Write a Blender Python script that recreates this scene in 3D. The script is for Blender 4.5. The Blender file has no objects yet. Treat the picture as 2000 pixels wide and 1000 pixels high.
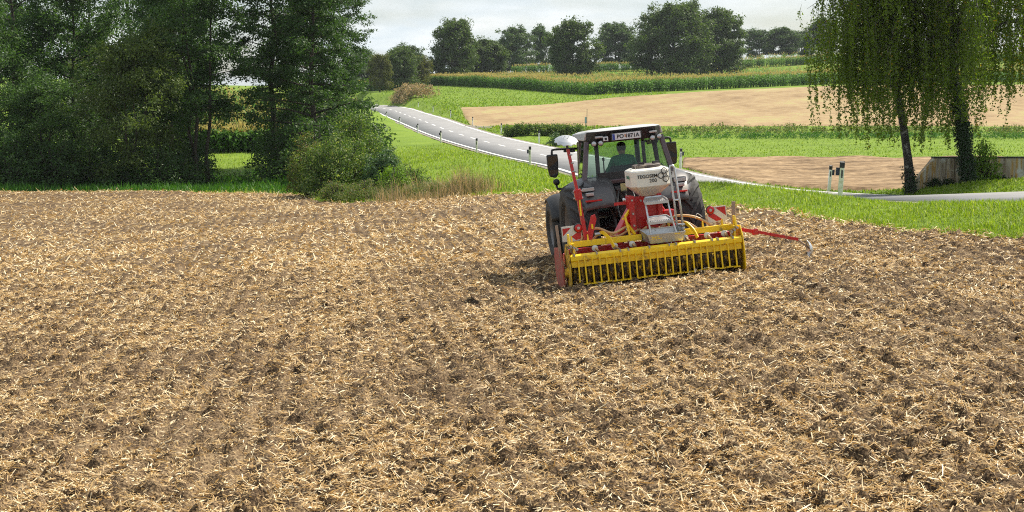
import bpy, math, random
import numpy as np
from mathutils import Vector, Matrix, Euler

# ------------------------------------------------------------------ camera
sc = bpy.context.scene
COL = sc.collection
FPX = 3000.0            # focal length in pixels of the 2000 px wide picture
CAMH = 3.0
PITCH = math.atan(300.0 / FPX)
cam_data = bpy.data.cameras.new('camera')
cam_data.sensor_width = 36.0
cam_data.lens = 36.0 * FPX / 2000.0
cam_data.clip_start = 0.1
cam_data.clip_end = 6000
cam = bpy.data.objects.new('camera', cam_data)
cam.location = (0, 0, CAMH)
cam.rotation_euler = (math.pi / 2 - PITCH, 0, 0)
COL.objects.link(cam)
sc.camera = cam

# ------------------------------------------------------------------ sky and sun
SUNV = Vector((0.66, 0.52, 1.05)).normalized()
SUN_EL = math.asin(SUNV.z)
SUN_AZ = math.atan2(SUNV.x, SUNV.y)
world = bpy.data.worlds.new('World')
sc.world = world
world.use_nodes = True
wt = world.node_tree
wt.nodes.clear()
def WN(t, **k):
    n = wt.nodes.new(t)
    for a, b in k.items(): setattr(n, a, b)
    return n
w_out = WN('ShaderNodeOutputWorld'); w_bg = WN('ShaderNodeBackground')
w_sky = WN('ShaderNodeTexSky', sky_type='NISHITA', sun_disc=False)
w_sky.sun_elevation = SUN_EL; w_sky.sun_rotation = SUN_AZ
w_sky.air_density = 1.0; w_sky.dust_density = 1.5; w_sky.ozone_density = 1.0
w_tc = WN('ShaderNodeTexCoord'); w_sep = WN('ShaderNodeSeparateXYZ')
w_add = WN('ShaderNodeMath', operation='ADD'); w_add.inputs[1].default_value = 0.18
w_dx = WN('ShaderNodeMath', operation='DIVIDE'); w_dy = WN('ShaderNodeMath', operation='DIVIDE')
w_cmb = WN('ShaderNodeCombineXYZ')
w_n = WN('ShaderNodeTexNoise'); w_n.inputs['Scale'].default_value = 1.5; w_n.inputs['Detail'].default_value = 8; w_n.inputs['Roughness'].default_value = 0.55
w_r = WN('ShaderNodeValToRGB'); w_r.color_ramp.elements[0].position = 0.36; w_r.color_ramp.elements[0].color = (.22, .22, .22, 1)
w_r.color_ramp.elements[1].position = 0.62; w_r.color_ramp.elements[1].color = (1, 1, 1, 1)
w_mix = WN('ShaderNodeMixRGB'); w_mix.inputs['Color2'].default_value = (7.6, 7.9, 8.0, 1)
# soft grey-white modelling inside the clouds
w_n2 = WN('ShaderNodeTexNoise'); w_n2.inputs['Scale'].default_value = 3.6; w_n2.inputs['Detail'].default_value = 6
w_r2 = WN('ShaderNodeValToRGB'); w_r2.color_ramp.elements[0].position = 0.35; w_r2.color_ramp.elements[0].color = (6.5, 7.3, 7.8, 1)
w_r2.color_ramp.elements[1].position = 0.68; w_r2.color_ramp.elements[1].color = (8.6, 8.9, 8.95, 1)
L = wt.links.new
L(w_tc.outputs['Generated'], w_sep.inputs[0]); L(w_sep.outputs['Z'], w_add.inputs[0])
L(w_sep.outputs['X'], w_dx.inputs[0]); L(w_add.outputs[0], w_dx.inputs[1])
L(w_sep.outputs['Y'], w_dy.inputs[0]); L(w_add.outputs[0], w_dy.inputs[1])
L(w_dx.outputs[0], w_cmb.inputs[0]); L(w_dy.outputs[0], w_cmb.inputs[1])
L(w_cmb.outputs[0], w_n.inputs['Vector']); L(w_n.outputs['Fac'], w_r.inputs[0]); L(w_r.outputs[0], w_mix.inputs[0])
L(w_cmb.outputs[0], w_n2.inputs['Vector']); L(w_n2.outputs['Fac'], w_r2.inputs[0]); L(w_r2.outputs[0], w_mix.inputs[2])
L(w_sky.outputs[0], w_mix.inputs[1]); L(w_mix.outputs[0], w_bg.inputs['Color'])
w_bg.inputs['Strength'].default_value = 0.083
L(w_bg.outputs[0], w_out.inputs['Surface'])

sun_d = bpy.data.lights.new('sun', 'SUN')
sun_d.energy = 5.0
sun_d.angle = math.radians(0.6)
sun_d.color = (1.0, 0.915, 0.77)
sun = bpy.data.objects.new('sun', sun_d)
sun.rotation_euler = (-SUNV).to_track_quat('-Z', 'Y').to_euler()
sun.location = (20, 20, 40)
COL.objects.link(sun)

sc.view_settings.view_transform = 'Standard'
sc.view_settings.look = 'None'
sc.view_settings.exposure = 0.54
sc.view_settings.gamma = 1.0
sc.view_settings.use_curve_mapping = False
sc.render.engine = 'CYCLES'
sc.cycles.max_bounces = 8
sc.cycles.use_denoising = False
sc.cycles.filter_width = 1.05
sc.cycles.sample_clamp_indirect = 4.0
sc.cycles.transparent_max_bounces = 12
sc.cycles.caustics_reflective = False
sc.cycles.caustics_refractive = False

RNG = np.random.default_rng(7)
random.seed(7)

# ------------------------------------------------------------------ small tools
CP, SP = math.cos(PITCH), math.sin(PITCH)
def at(u, v, Y):
    """world point seen at photo pixel (u, v) at distance Y in front of the camera"""
    a = (u - 1000) / FPX; b = (500 - v) / FPX
    wy = CP + b * SP; wz = -SP + b * CP
    t = Y / wy
    return np.array([a * t, Y, CAMH + wz * t])
def slot_inst(o): return o
def props(o, label=None, cat=None, group=None, kind=None):
    if label: o['label'] = label
    if cat: o['category'] = cat
    if group: o['group'] = group
    if kind: o['kind'] = kind
    return o
def link(o, parent=None):
    COL.objects.link(o)
    if parent is not None: o.parent = parent
    return o
def empty(name, loc=(0, 0, 0), rot=(0, 0, 0)):
    o = bpy.data.objects.new(name, None)
    o.empty_display_size = 0.3
    o.location = loc; o.rotation_euler = rot
    return link(o)
def copy_tree(o, parent=None):
    c = o.copy(); COL.objects.link(c); c.parent = parent
    for ch in list(o.children): copy_tree(ch, c)
    return c
def mesh_np(name, V, F, mats=None, midx=None, smooth=False):
    """mesh from numpy verts (n,3) and faces (m,k)"""
    V = np.ascontiguousarray(V, dtype=np.float32); F = np.ascontiguousarray(F, dtype=np.int32)
    me = bpy.data.meshes.new(name)
    n, (m, k) = len(V), F.shape
    me.vertices.add(n); me.vertices.foreach_set('co', V.ravel())
    me.loops.add(m * k); me.loops.foreach_set('vertex_index', F.ravel())
    me.polygons.add(m)
    me.polygons.foreach_set('loop_start', np.arange(m, dtype=np.int32) * k)
    if mats:
        for x in mats: me.materials.append(x)
    if midx is not None: me.polygons.foreach_set('material_index', np.ascontiguousarray(midx, dtype=np.int32))
    if smooth: me.polygons.foreach_set('use_smooth', np.ones(m, dtype=bool))
    me.update(calc_edges=True)
    return me
def obj_np(name, V, F, mat, parent=None, smooth=False, midx=None):
    mats = mat if isinstance(mat, (list, tuple)) else [mat]
    return link(bpy.data.objects.new(name, mesh_np(name, V, F, mats, midx, smooth)), parent)

class MB:
    """collects shapes into one mesh"""
    def __init__(s): s.v = []; s.f = []
    def _add(s, vs, fs):
        n = len(s.v); s.v += [tuple(p) for p in vs]; s.f += [tuple(i + n for i in f) for f in fs]; return s
    def box(s, x0, x1, y0, y1, z0, z1):
        return s._add([(x0,y0,z0),(x1,y0,z0),(x1,y1,z0),(x0,y1,z0),(x0,y0,z1),(x1,y0,z1),(x1,y1,z1),(x0,y1,z1)],
                      [(0,3,2,1),(4,5,6,7),(0,1,5,4),(1,2,6,5),(2,3,7,6),(3,0,4,7)])
    def hexa(s, p):  # 8 points, bottom 4 then top 4
        return s._add(p, [(0,3,2,1),(4,5,6,7),(0,1,5,4),(1,2,6,5),(2,3,7,6),(3,0,4,7)])
    def bar(s, a, b, w, h=None, up=(0, 0, 1)):
        h = h or w
        a = Vector(a); b = Vector(b); d = (b - a).normalized(); up = Vector(up)
        if abs(d.dot(up)) > 0.97: up = Vector((0, 1, 0))
        r = d.cross(up).normalized() * (w / 2); t = r.cross(d).normalized() * (h / 2)
        return s.hexa([a-r-t, a+r-t, b+r-t, b-r-t, a-r+t, a+r+t, b+r+t, b-r+t])
    def tube(s, pts, rad, n=8, caps=True):
        pts = [Vector(p) for p in pts]
        rad = rad if isinstance(rad, (list, tuple)) else [rad] * len(pts)
        base = len(s.v); ref = None
        for i, p in enumerate(pts):
            d = (pts[min(i+1, len(pts)-1)] - pts[max(i-1, 0)]).normalized()
            if ref is None:
                ref = Vector((0, 0, 1)) if abs(d.z) < 0.9 else Vector((1, 0, 0))
            x = d.cross(ref).normalized(); y = d.cross(x).normalized(); ref = -y if False else x.cross(d)
            for k in range(n):
                a = 2 * math.pi * k / n
                s.v.append(tuple(p + (x * math.cos(a) + y * math.sin(a)) * rad[i]))
        for i in range(len(pts) - 1):
            for k in range(n):
                k2 = (k + 1) % n
                s.f.append((base+i*n+k, base+i*n+k2, base+(i+1)*n+k2, base+(i+1)*n+k))
        if caps:
            s.f.append(tuple(base + k for k in range(n))[::-1])
            s.f.append(tuple(base + (len(pts)-1)*n + k for k in range(n)))
        return s
    def cyl(s, a, b, r, r2=None, n=16): return s.tube([a, b], [r, r if r2 is None else r2], n)
    def lathe(s, prof, c=(0, 0, 0), axis='X', n=32, closed=False):
        """profile of (axial, radius) points turned about an axis through c"""
        base = len(s.v); m = len(prof)
        for k in range(n):
            a = 2 * math.pi * k / n; ca, sa = math.cos(a), math.sin(a)
            for (ax, r) in prof:
                if axis == 'X': p = (c[0]+ax, c[1]+r*ca, c[2]+r*sa)
                elif axis == 'Y': p = (c[0]+r*ca, c[1]+ax, c[2]+r*sa)
                else: p = (c[0]+r*ca, c[1]+r*sa, c[2]+ax)
                s.v.append(p)
        for k in range(n):
            k2 = (k+1) % n
            for j in range(m if closed else m-1):
                j2 = (j+1) % m
                s.f.append((base+k*m+j, base+k*m+j2, base+k2*m+j2, base+k2*m+j))
        return s
    def prism(s, poly, a, b, plane='XZ'):
        """polygon extruded from a to b along the axis not in the plane"""
        n = len(poly)
        def P(p, t):
            if plane == 'XZ': return (p[0], t, p[1])
            if plane == 'YZ': return (t, p[0], p[1])
            return (p[0], p[1], t)
        vs = [P(p, a) for p in poly] + [P(p, b) for p in poly]
        fs = [tuple(range(n))[::-1], tuple(range(n, 2*n))] + [(i, (i+1) % n, (i+1) % n + n, i + n) for i in range(n)]
        return s._add(vs, fs)
    def xform(s, M, start=0):
        for i in range(start, len(s.v)): s.v[i] = tuple(M @ Vector(s.v[i]))
        return s
    def mesh(s, name, mat, smooth=False):
        me = bpy.data.meshes.new(name)
        me.from_pydata(s.v, [], s.f)
        for m in (mat if isinstance(mat, (list, tuple)) else [mat]): me.materials.append(m)
        if smooth:
            me.polygons.foreach_set('use_smooth', np.ones(len(me.polygons), dtype=bool))
        me.update()
        import bmesh
        bm = bmesh.new(); bm.from_mesh(me); bmesh.ops.recalc_face_normals(bm, faces=bm.faces); bm.to_mesh(me); bm.free()
        return me
    def build(s, name, mat, parent=None, smooth=False, bevel=0, seg=2):
        o = link(bpy.data.objects.new(name, s.mesh(name, mat, smooth)), parent)
        if bevel:
            md = o.modifiers.new('bevel', 'BEVEL'); md.width = bevel; md.segments = seg; md.limit_method = 'ANGLE'; md.angle_limit = math.radians(40)
        return o

# numpy value noise
_T = np.random.default_rng(11).random((256, 256)).astype(np.float64)
def vnoise(x, y, seed=0):
    x = np.asarray(x) + seed * 17.31; y = np.asarray(y) + seed * 9.77
    xi = np.floor(x).astype(int); yi = np.floor(y).astype(int)
    fx = x - xi; fy = y - yi
    fx = fx*fx*(3-2*fx); fy = fy*fy*(3-2*fy)
    a = _T[xi & 255, yi & 255]; b = _T[(xi+1) & 255, yi & 255]
    c = _T[xi & 255, (yi+1) & 255]; d = _T[(xi+1) & 255, (yi+1) & 255]
    return (a*(1-fx)+b*fx)*(1-fy) + (c*(1-fx)+d*fx)*fy
def fbm(x, y, o=4, seed=0):
    s = 0; a = 0.5; t = 0
    for i in range(o):
        s = s + a * vnoise(x, y, seed + i); t += a; a *= 0.5; x = x * 2.03; y = y * 2.03
    return s / t
def sstep(a, b, x):
    t = np.clip((x - a) / (b - a), 0, 1); return t*t*(3-2*t)

# ------------------------------------------------------------------ materials
def newmat(name):
    m = bpy.data.materials.new(name); m.use_nodes = True
    nt = m.node_tree; nt.nodes.clear()
    return m, nt
def N(nt, t, **k):
    n = nt.nodes.new(t)
    for a, b in k.items(): setattr(n, a, b)
    return n
def c4(c): return (c[0], c[1], c[2], 1.0)
def paint(name, col, rough=0.5, metal=0.0, var=0.12, scale=6.0, dirt=None, dirt_amt=0.0, dirt_scale=9.0, bump=0.0, bump_scale=40.0, coat=0.0, spec=0.5):
    m, nt = newmat(name)
    o = N(nt, 'ShaderNodeOutputMaterial'); p = N(nt, 'ShaderNodeBsdfPrincipled')
    p.inputs['Roughness'].default_value = rough; p.inputs['Metallic'].default_value = metal
    p.inputs['Coat Weight'].default_value = coat; p.inputs['Specular IOR Level'].default_value = spec
    tc = N(nt, 'ShaderNodeTexCoord')
    n1 = N(nt, 'ShaderNodeTexNoise'); n1.inputs['Scale'].default_value = scale; n1.inputs['Detail'].default_value = 5
    nt.links.new(tc.outputs['Object'], n1.inputs['Vector'])
    mx = N(nt, 'ShaderNodeMixRGB'); mx.inputs[1].default_value = c4([x*(1-var) for x in col]); mx.inputs[2].default_value = c4([min(1, x*(1+var)) for x in col])
    nt.links.new(n1.outputs['Fac'], mx.inputs[0])
    last = mx.outputs[0]
    if dirt:
        n2 = N(nt, 'ShaderNodeTexNoise'); n2.inputs['Scale'].default_value = dirt_scale; n2.inputs['Detail'].default_value = 8; n2.inputs['Roughness'].default_value = 0.7
        nt.links.new(tc.outputs['Object'], n2.inputs['Vector'])
        r = N(nt, 'ShaderNodeValToRGB'); t = 0.75 - 0.5 * dirt_amt
        r.color_ramp.elements[0].position = max(0, t - 0.09); r.color_ramp.elements[1].position = min(1, t + 0.09)
        nt.links.new(n2.outputs['Fac'], r.inputs[0])
        m2 = N(nt, 'ShaderNodeMixRGB'); m2.inputs[2].default_value = c4(dirt)
        nt.links.new(r.outputs[0], m2.inputs[0]); nt.links.new(last, m2.inputs[1]); last = m2.outputs[0]
        mr = N(nt, 'ShaderNodeMapRange'); mr.inputs[3].default_value = rough; mr.inputs[4].default_value = 0.95
        nt.links.new(r.outputs[0], mr.inputs[0]); nt.links.new(mr.outputs[0], p.inputs['Roughness'])
    nt.links.new(last, p.inputs['Base Color'])
    if bump:
        n3 = N(nt, 'ShaderNodeTexNoise'); n3.inputs['Scale'].default_value = bump_scale; n3.inputs['Detail'].default_value = 6
        nt.links.new(tc.outputs['Object'], n3.inputs['Vector'])
        b = N(nt, 'ShaderNodeBump'); b.inputs['Strength'].default_value = bump; b.inputs['Distance'].default_value = 0.02
        nt.links.new(n3.outputs['Fac'], b.inputs['Height']); nt.links.new(b.outputs[0], p.inputs['Normal'])
    nt.links.new(p.outputs[0], o.inputs['Surface'])
    return m
def leafmat(name, c1, c2, trans=0.4, c3=None, p3=0.0, tcol=(1.15, 1.25, 0.5), rough=0.55, spec=0.25, clump=0.5):
    """leaf or blade material: colour varies per leaf and per clump; part of the light passes through"""
    m, nt = newmat(name)
    o = N(nt, 'ShaderNodeOutputMaterial'); p = N(nt, 'ShaderNodeBsdfPrincipled')
    p.inputs['Roughness'].default_value = rough; p.inputs['Specular IOR Level'].default_value = spec
    g = N(nt, 'ShaderNodeNewGeometry'); tc = N(nt, 'ShaderNodeTexCoord')
    n1 = N(nt, 'ShaderNodeTexNoise'); n1.inputs['Scale'].default_value = clump; n1.inputs['Detail'].default_value = 3
    nt.links.new(tc.outputs['Object'], n1.inputs['Vector'])
    ad = N(nt, 'ShaderNodeMath', operation='ADD'); nt.links.new(g.outputs['Random Per Island'], ad.inputs[0]); nt.links.new(n1.outputs['Fac'], ad.inputs[1])
    mu = N(nt, 'ShaderNodeMath', operation='MULTIPLY'); mu.inputs[1].default_value = 0.5; nt.links.new(ad.outputs[0], mu.inputs[0])
    mx = N(nt, 'ShaderNodeMixRGB'); mx.inputs[1].default_value = c4(c1); mx.inputs[2].default_value = c4(c2)
    nt.links.new(mu.outputs[0], mx.inputs[0]); last = mx.outputs[0]
    if c3:
        wn = N(nt, 'ShaderNodeTexWhiteNoise', noise_dimensions='1D'); nt.links.new(g.outputs['Random Per Island'], wn.inputs['W'])
        ls = N(nt, 'ShaderNodeMath', operation='LESS_THAN'); ls.inputs[1].default_value = p3; nt.links.new(wn.outputs['Value'], ls.inputs[0])
        m3 = N(nt, 'ShaderNodeMixRGB'); m3.inputs[2].default_value = c4(c3)
        nt.links.new(ls.outputs[0], m3.inputs[0]); nt.links.new(last, m3.inputs[1]); last = m3.outputs[0]
    nt.links.new(last, p.inputs['Base Color'])
    tr = N(nt, 'ShaderNodeBsdfTranslucent'); mt = N(nt, 'ShaderNodeMixRGB', blend_type='MULTIPLY'); mt.inputs[0].default_value = 1; mt.inputs[2].default_value = c4(tcol)
    nt.links.new(last, mt.inputs[1]); nt.links.new(mt.outputs[0], tr.inputs['Color'])
    ms = N(nt, 'ShaderNodeMixShader'); ms.inputs[0].default_value = trans
    nt.links.new(p.outputs[0], ms.inputs[1]); nt.links.new(tr.outputs[0], ms.inputs[2])
    nt.links.new(ms.outputs[0], o.inputs['Surface'])
    return m
def groundmat(name, stops, scale=1.0, detail=10, fine=30.0, finemix=0.4, bump=0.4, bdist=0.05, rough=0.95, stretch=(1, 1, 1), rot=0.0, wave=0.0, wscale=.1, wrot=0.0):
    """noise-mottled ground; stops = list of (position, colour)"""
    m, nt = newmat(name)
    o = N(nt, 'ShaderNodeOutputMaterial'); p = N(nt, 'ShaderNodeBsdfPrincipled'); p.inputs['Roughness'].default_value = rough; p.inputs['Specular IOR Level'].default_value = 0.15
    tc = N(nt, 'ShaderNodeTexCoord'); mp = N(nt, 'ShaderNodeMapping'); mp.inputs['Scale'].default_value = stretch; mp.inputs['Rotation'].default_value = (0, 0, rot)
    nt.links.new(tc.outputs['Object'], mp.inputs['Vector'])
    n1 = N(nt, 'ShaderNodeTexNoise'); n1.inputs['Scale'].default_value = scale; n1.inputs['Detail'].default_value = detail; n1.inputs['Roughness'].default_value = 0.62
    n2 = N(nt, 'ShaderNodeTexNoise'); n2.inputs['Scale'].default_value = fine; n2.inputs['Detail'].default_value = 4
    nt.links.new(mp.outputs[0], n1.inputs['Vector']); nt.links.new(tc.outputs['Object'], n2.inputs['Vector'])
    mx = N(nt, 'ShaderNodeMixRGB'); mx.inputs[0].default_value = finemix
    nt.links.new(n1.outputs['Fac'], mx.inputs[1]); nt.links.new(n2.outputs['Fac'], mx.inputs[2])
    r = N(nt, 'ShaderNodeValToRGB'); el = r.color_ramp.elements
    while len(el) < len(stops): el.new(0.5)
    for e, (ps, c) in zip(el, stops): e.position = ps; e.color = c4(c)
    src = mx.outputs[0]
    if wave:
        mw = N(nt, 'ShaderNodeMapping'); mw.inputs['Rotation'].default_value = (0, 0, wrot); nt.links.new(tc.outputs['Object'], mw.inputs['Vector'])
        wv = N(nt, 'ShaderNodeTexWave', wave_type='BANDS', bands_direction='X', wave_profile='SIN'); wv.inputs['Scale'].default_value = wscale; wv.inputs['Distortion'].default_value = 1.2; wv.inputs['Detail'].default_value = 4; wv.inputs['Detail Scale'].default_value = 2
        nt.links.new(mw.outputs[0], wv.inputs['Vector'])
        wm = N(nt, 'ShaderNodeMath', operation='MULTIPLY_ADD'); wm.inputs[1].default_value = wave; nt.links.new(wv.outputs['Fac'], wm.inputs[0])
        nt.links.new(src, wm.inputs[2]); ws = N(nt, 'ShaderNodeMath', operation='SUBTRACT'); ws.inputs[1].default_value = wave*.5; nt.links.new(wm.outputs[0], ws.inputs[0]); src = ws.outputs[0]
    nt.links.new(src, r.inputs[0]); nt.links.new(r.outputs[0], p.inputs['Base Color'])
    b = N(nt, 'ShaderNodeBump'); b.inputs['Strength'].default_value = bump; b.inputs['Distance'].default_value = bdist
    nt.links.new(n2.outputs['Fac'], b.inputs['Height']); nt.links.new(b.outputs[0], p.inputs['Normal'])
    nt.links.new(p.outputs[0], o.inputs['Surface'])
    return m
# ------------------------------------------------------------------ materials used
M = {}
M['soil'] = groundmat('soil', [(0.38, (.030, .019, .011)), (0.47, (.088, .057, .032)), (0.56, (.19, .130, .074)), (0.68, (.38, .28, .16))], scale=1.8, fine=40, finemix=.62, bump=.8, bdist=.04, wave=.07, wscale=1.047, wrot=-math.radians(7))
M['grass_ground'] = groundmat('grass_ground', [(0.30, (.085, .145, .014)), (0.5, (.145, .225, .024)), (0.72, (.21, .29, .035))], scale=.25, fine=5, finemix=.4, bump=.9, bdist=.12)
M['straw'] = leafmat('straw', (.38, .235, .088), (.75, .54, .265), trans=.22, c3=(.90, .76, .50), p3=.28, tcol=(1, .85, .55), rough=.5, spec=.3, clump=.9)
M['far_soil'] = groundmat('far_soil', [(0.34, (.195, .13, .068)), (0.45, (.28, .196, .104)), (0.54, (.34, .247, .135)), (0.61, (.315, .285, .12)), (0.72, (.43, .34, .19))], scale=.10, detail=12, fine=.9, finemix=.45, bump=.6, bdist=.1, stretch=(1, .35, 1), rot=.45, wave=.05, wscale=.042, wrot=.42)
M['near_soil'] = groundmat('near_soil', [(0.34, (.10, .062, .032)), (0.46, (.20, .134, .074)), (0.58, (.31, .215, .122)), (0.72, (.42, .31, .19))], scale=.3, detail=12, fine=2.6, finemix=.5, wave=.10, wscale=.12, wrot=1.2, bump=.8, bdist=.12)
M['asphalt'] = groundmat('asphalt', [(0.3, (.20, .20, .205)), (0.5, (.25, .25, .255)), (0.7, (.30, .30, .305))], scale=.5, fine=12, finemix=.3, bump=.15, bdist=.01, rough=.8)
M['gravel'] = groundmat('gravel', [(0.3, (.16, .14, .115)), (0.7, (.34, .31, .27))], scale=2, fine=25, finemix=.6, bump=.6, bdist=.02)
M['line'] = paint('line_paint', (.72, .72, .70), .7, var=.1, scale=3, dirt=(.4, .4, .39), dirt_amt=.25, dirt_scale=5)
M['grass'] = leafmat('grass_blades', (.14, .225, .014), (.28, .385, .03), trans=.5, c3=(.42, .46, .17), p3=.12, tcol=(1.1, 1.15, .35), clump=.35)
M['grass_far'] = leafmat('meadow_blades', (.125, .215, .014), (.215, .32, .026), trans=.45, c3=(.30, .34, .07), p3=.10, tcol=(1.1, 1.15, .35), clump=.12)
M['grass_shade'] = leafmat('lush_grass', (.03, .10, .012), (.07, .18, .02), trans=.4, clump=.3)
M['dry'] = leafmat('dry_weed', (.33, .245, .14), (.56, .44, .28), trans=.45, c3=(.10, .13, .035), p3=.3, tcol=(1, .9, .6), clump=.4)
M['weed'] = leafmat('weed_leaves', (.06, .11, .02), (.145, .20, .05), trans=.42, c3=(.24, .19, .10), p3=.2, clump=.5)
M['alder'] = leafmat('alder_leaves', (.027, .066, .019), (.075, .14, .036), trans=.40, clump=.45)
M['forest'] = leafmat('forest_leaves', (.030, .074, .021), (.082, .15, .038), trans=.42, clump=.4)
M['willow'] = leafmat('willow_leaves', (.055, .095, .02), (.13, .17, .045), trans=.42, clump=.4)
M['bright'] = leafmat('ash_leaves', (.06, .13, .022), (.13, .22, .045), trans=.45, clump=.4)
M['bush'] = leafmat('bush_leaves', (.045, .10, .018), (.13, .20, .042), trans=.42, c3=(.30, .34, .10), p3=.15, clump=.7)
M['bush_blue'] = leafmat('elder_leaves', (.05, .105, .045), (.11, .18, .085), trans=.35, clump=.7)
M['bush_yellow'] = leafmat('hazel_leaves', (.08, .115, .02), (.17, .20, .045), trans=.4, c3=(.22, .13, .05), p3=.12, clump=.7)
M['far_leaf'] = leafmat('far_leaves', (.045, .085, .022), (.115, .165, .045), trans=.42, clump=.25)
M['far_leaf_b'] = leafmat('far_leaves_warm', (.075, .09, .018), (.16, .165, .04), trans=.4, clump=.25)
M['far_leaf_c'] = leafmat('far_leaves_cool', (.048, .092, .034), (.105, .16, .06), trans=.42, clump=.25)
M['birch_leaf'] = leafmat('birch_leaves', (.085, .14, .012), (.18, .245, .026), trans=.52, c3=(.42, .26, .02), p3=.012, clump=.5)
M['birch_leaf_y'] = leafmat('birch_leaves_yellowing', (.08, .12, .012), (.18, .22, .024), trans=.48, c3=(.50, .30, .02), p3=.05, clump=.5)
M['ivy'] = leafmat('ivy_leaves', (.010, .028, .008), (.03, .06, .018), trans=.2, clump=1.5)
M['sprout'] = leafmat('sprout_leaves', (.10, .19, .015), (.20, .32, .03), trans=.45, clump=1)
M['corn'] = leafmat('maize_leaves', (.07, .17, .02), (.15, .29, .045), trans=.45, clump=.1)
M['tassel'] = leafmat('maize_tassels', (.42, .37, .13), (.58, .50, .21), trans=.4, tcol=(1, .9, .6), clump=.1)
M['bark'] = paint('bark', (.045, .035, .026), .95, var=.4, scale=5, bump=.8, bump_scale=12)
M['birch_bark'] = paint('birch_bark', (.50, .47, .42), .8, var=.2, scale=4, dirt=(.035, .03, .025), dirt_amt=.72, dirt_scale=5, bump=.5, bump_scale=10)

# ------------------------------------------------------------------ lie of the land
# road: near (left) edge line in world coordinates, with its height and cross fall
ROAD = np.array([  # X, Y, Z, cross fall of the far edge
    (14.6, 14.0, 1.5, .22), (12.5, 25.0, 1.2, .22), (10.8, 32.5, .88, .22), (10.05, 36.0, .66, .2), (9.3, 40.0, .46, .18), (8.3, 45.0, .14, .12), (7.25, 50.0, -.16, .05), (5.25, 60.0, -.45, 0),
    (3.4, 70.0, -.45, 0), (1.7, 80.0, -.30, 0), (-.12, 92.5, -.38, 0), (-2.5, 108.5, -.36, .05), (-6.4, 138.0, -.30, .12), (-10.1, 165.0, -.03, .25),
    (-14.2, 195.0, .42, .45), (-18.9, 230.0, .88, .55), (-23.6, 262.0, 1.45, .6), (-30.5, 292.0, 1.9, .6), (-41.0, 318.0, 2.3, .5), (-58.0, 342.0, 2.8, .4)])
RW = 5.9
def spline(P, n):
    """Catmull-Rom through points"""
    P = np.asarray(P, float); out = []
    Q = np.vstack([2*P[0]-P[1], P, 2*P[-1]-P[-2]])
    for i in range(1, len(Q)-2):
        t = np.linspace(0, 1, n, endpoint=False)[:, None]
        a, b, c, d = Q[i-1], Q[i], Q[i+1], Q[i+2]
        out.append(.5*((2*b)+(-a+c)*t+(2*a-5*b+4*c-d)*t**2+(-a+3*b-3*c+d)*t**3))
    out.append(P[-1:]); return np.vstack(out)
RP = spline(ROAD, 8)
_t = np.gradient(RP[:, :2], axis=0); _t /= np.linalg.norm(_t, axis=1)[:, None]
RN = np.stack([_t[:, 1], -_t[:, 0]], 1)          # towards the far side
def road_pt(off, frac=None):
    """polyline at lateral offset from the near edge"""
    P = RP.copy(); P[:, :2] += RN * off; P[:, 2] += RP[:, 3] * np.clip(off / RW, -.2, 1.3)
    return P[:, :3]
RC = road_pt(RW / 2)

# control points: photo pixel and estimated distance
CPX = [(0,374,75),(300,373,75),(560,374,75),(-250,374,75),(660,397,60),(800,390,56),(950,382,53),(1090,375,51),
       (1380,402,41),(1640,437,33),(1840,457,29),(2000,464,27.3),(2250,470,25.5),
       (1640,376,38.6),(1500,365,42),(1400,361,45),(1300,361,47.5),(1740,388,36.5),(1840,392,34),(2000,386,30.5),(2200,381,28),(1180,352,58),(1100,336,70),
       (950,345,70),(850,320,80),(820,300,105),
       (1617,377,60),(1780,366,52.5),(1890,360,52),(2000,358,51),(2200,350,52),(1650,371,63),(1400,352,72),
       (1400,312,95),(1650,311,95),(1900,311,95),(2200,311,95),(1300,285,122),(1600,277,128),(1900,277,128),(2200,276,128),
       (985,266,140),(1130,268,140),(1000,249,152),(1200,248,152),(1500,248,150),(1800,248,150),(2200,247,150),
       (925,248,172),(893,211,215),(1050,206,230),(1200,191,245),(1400,178,260),(1660,167,270),(2000,166,270),(2300,166,270),
       (1150,186,265),(1300,179,276),(1650,164,292),(2000,160,300),(1000,174,300),(860,166,350),(800,178,330),
       (900,168,400),(1150,158,400),(1300,153,400),(1600,144,400),(2000,140,400),(740,180,380),
       (1200,140,430),(1000,146,430),(1600,125,430),(2000,121,430),(1200,136,500),(1000,146,500),(1600,108,500),(2000,105,500),
       (1000,160,700),(1600,130,700),(2100,130,700),(500,170,700),(0,150,600),(-300,150,600),
       (450,352,90),(250,362,90),(50,362,90),(450,302,118),(450,232,165),(450,190,210),(200,250,165),(0,250,165),(-200,250,165),(200,180,260),(0,180,260),(600,215,230),(600,300,120),(700,180,320)]
CW = [(-5,8,-.18),(0,8,-.02),(5,8,.12),(-3,13,-.2),(0,14,-.05),(4.5,14,.18),(-6,19,-.42),(0,19,-.12),(6,19,.32),
      (-11,27,-.78),(-5,27,-.5),(-1,27,-.32),(2.3,27,0),(4.3,26,.2),(6.5,26,.38),(-16,42,-1.1),(-7,42,-.75),(0,42,-.2),(3.6,40,.12),(-18,60,-1.25),(-9,58,-1.0),(2.2,31,0),(0.6,30,-.16),(4.6,31,.2)]
_pts = np.array([at(*p) for p in CPX] + [np.array(p, float) for p in CW])
def _ab(X, Y):
    Yc = np.clip(Y, 7.0, 1500.0); return np.clip(np.asarray(X) / Yc, -.6, .6) * 2.2, np.log(Yc)
_A, _B = _ab(_pts[:, 0], _pts[:, 1])
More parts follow.
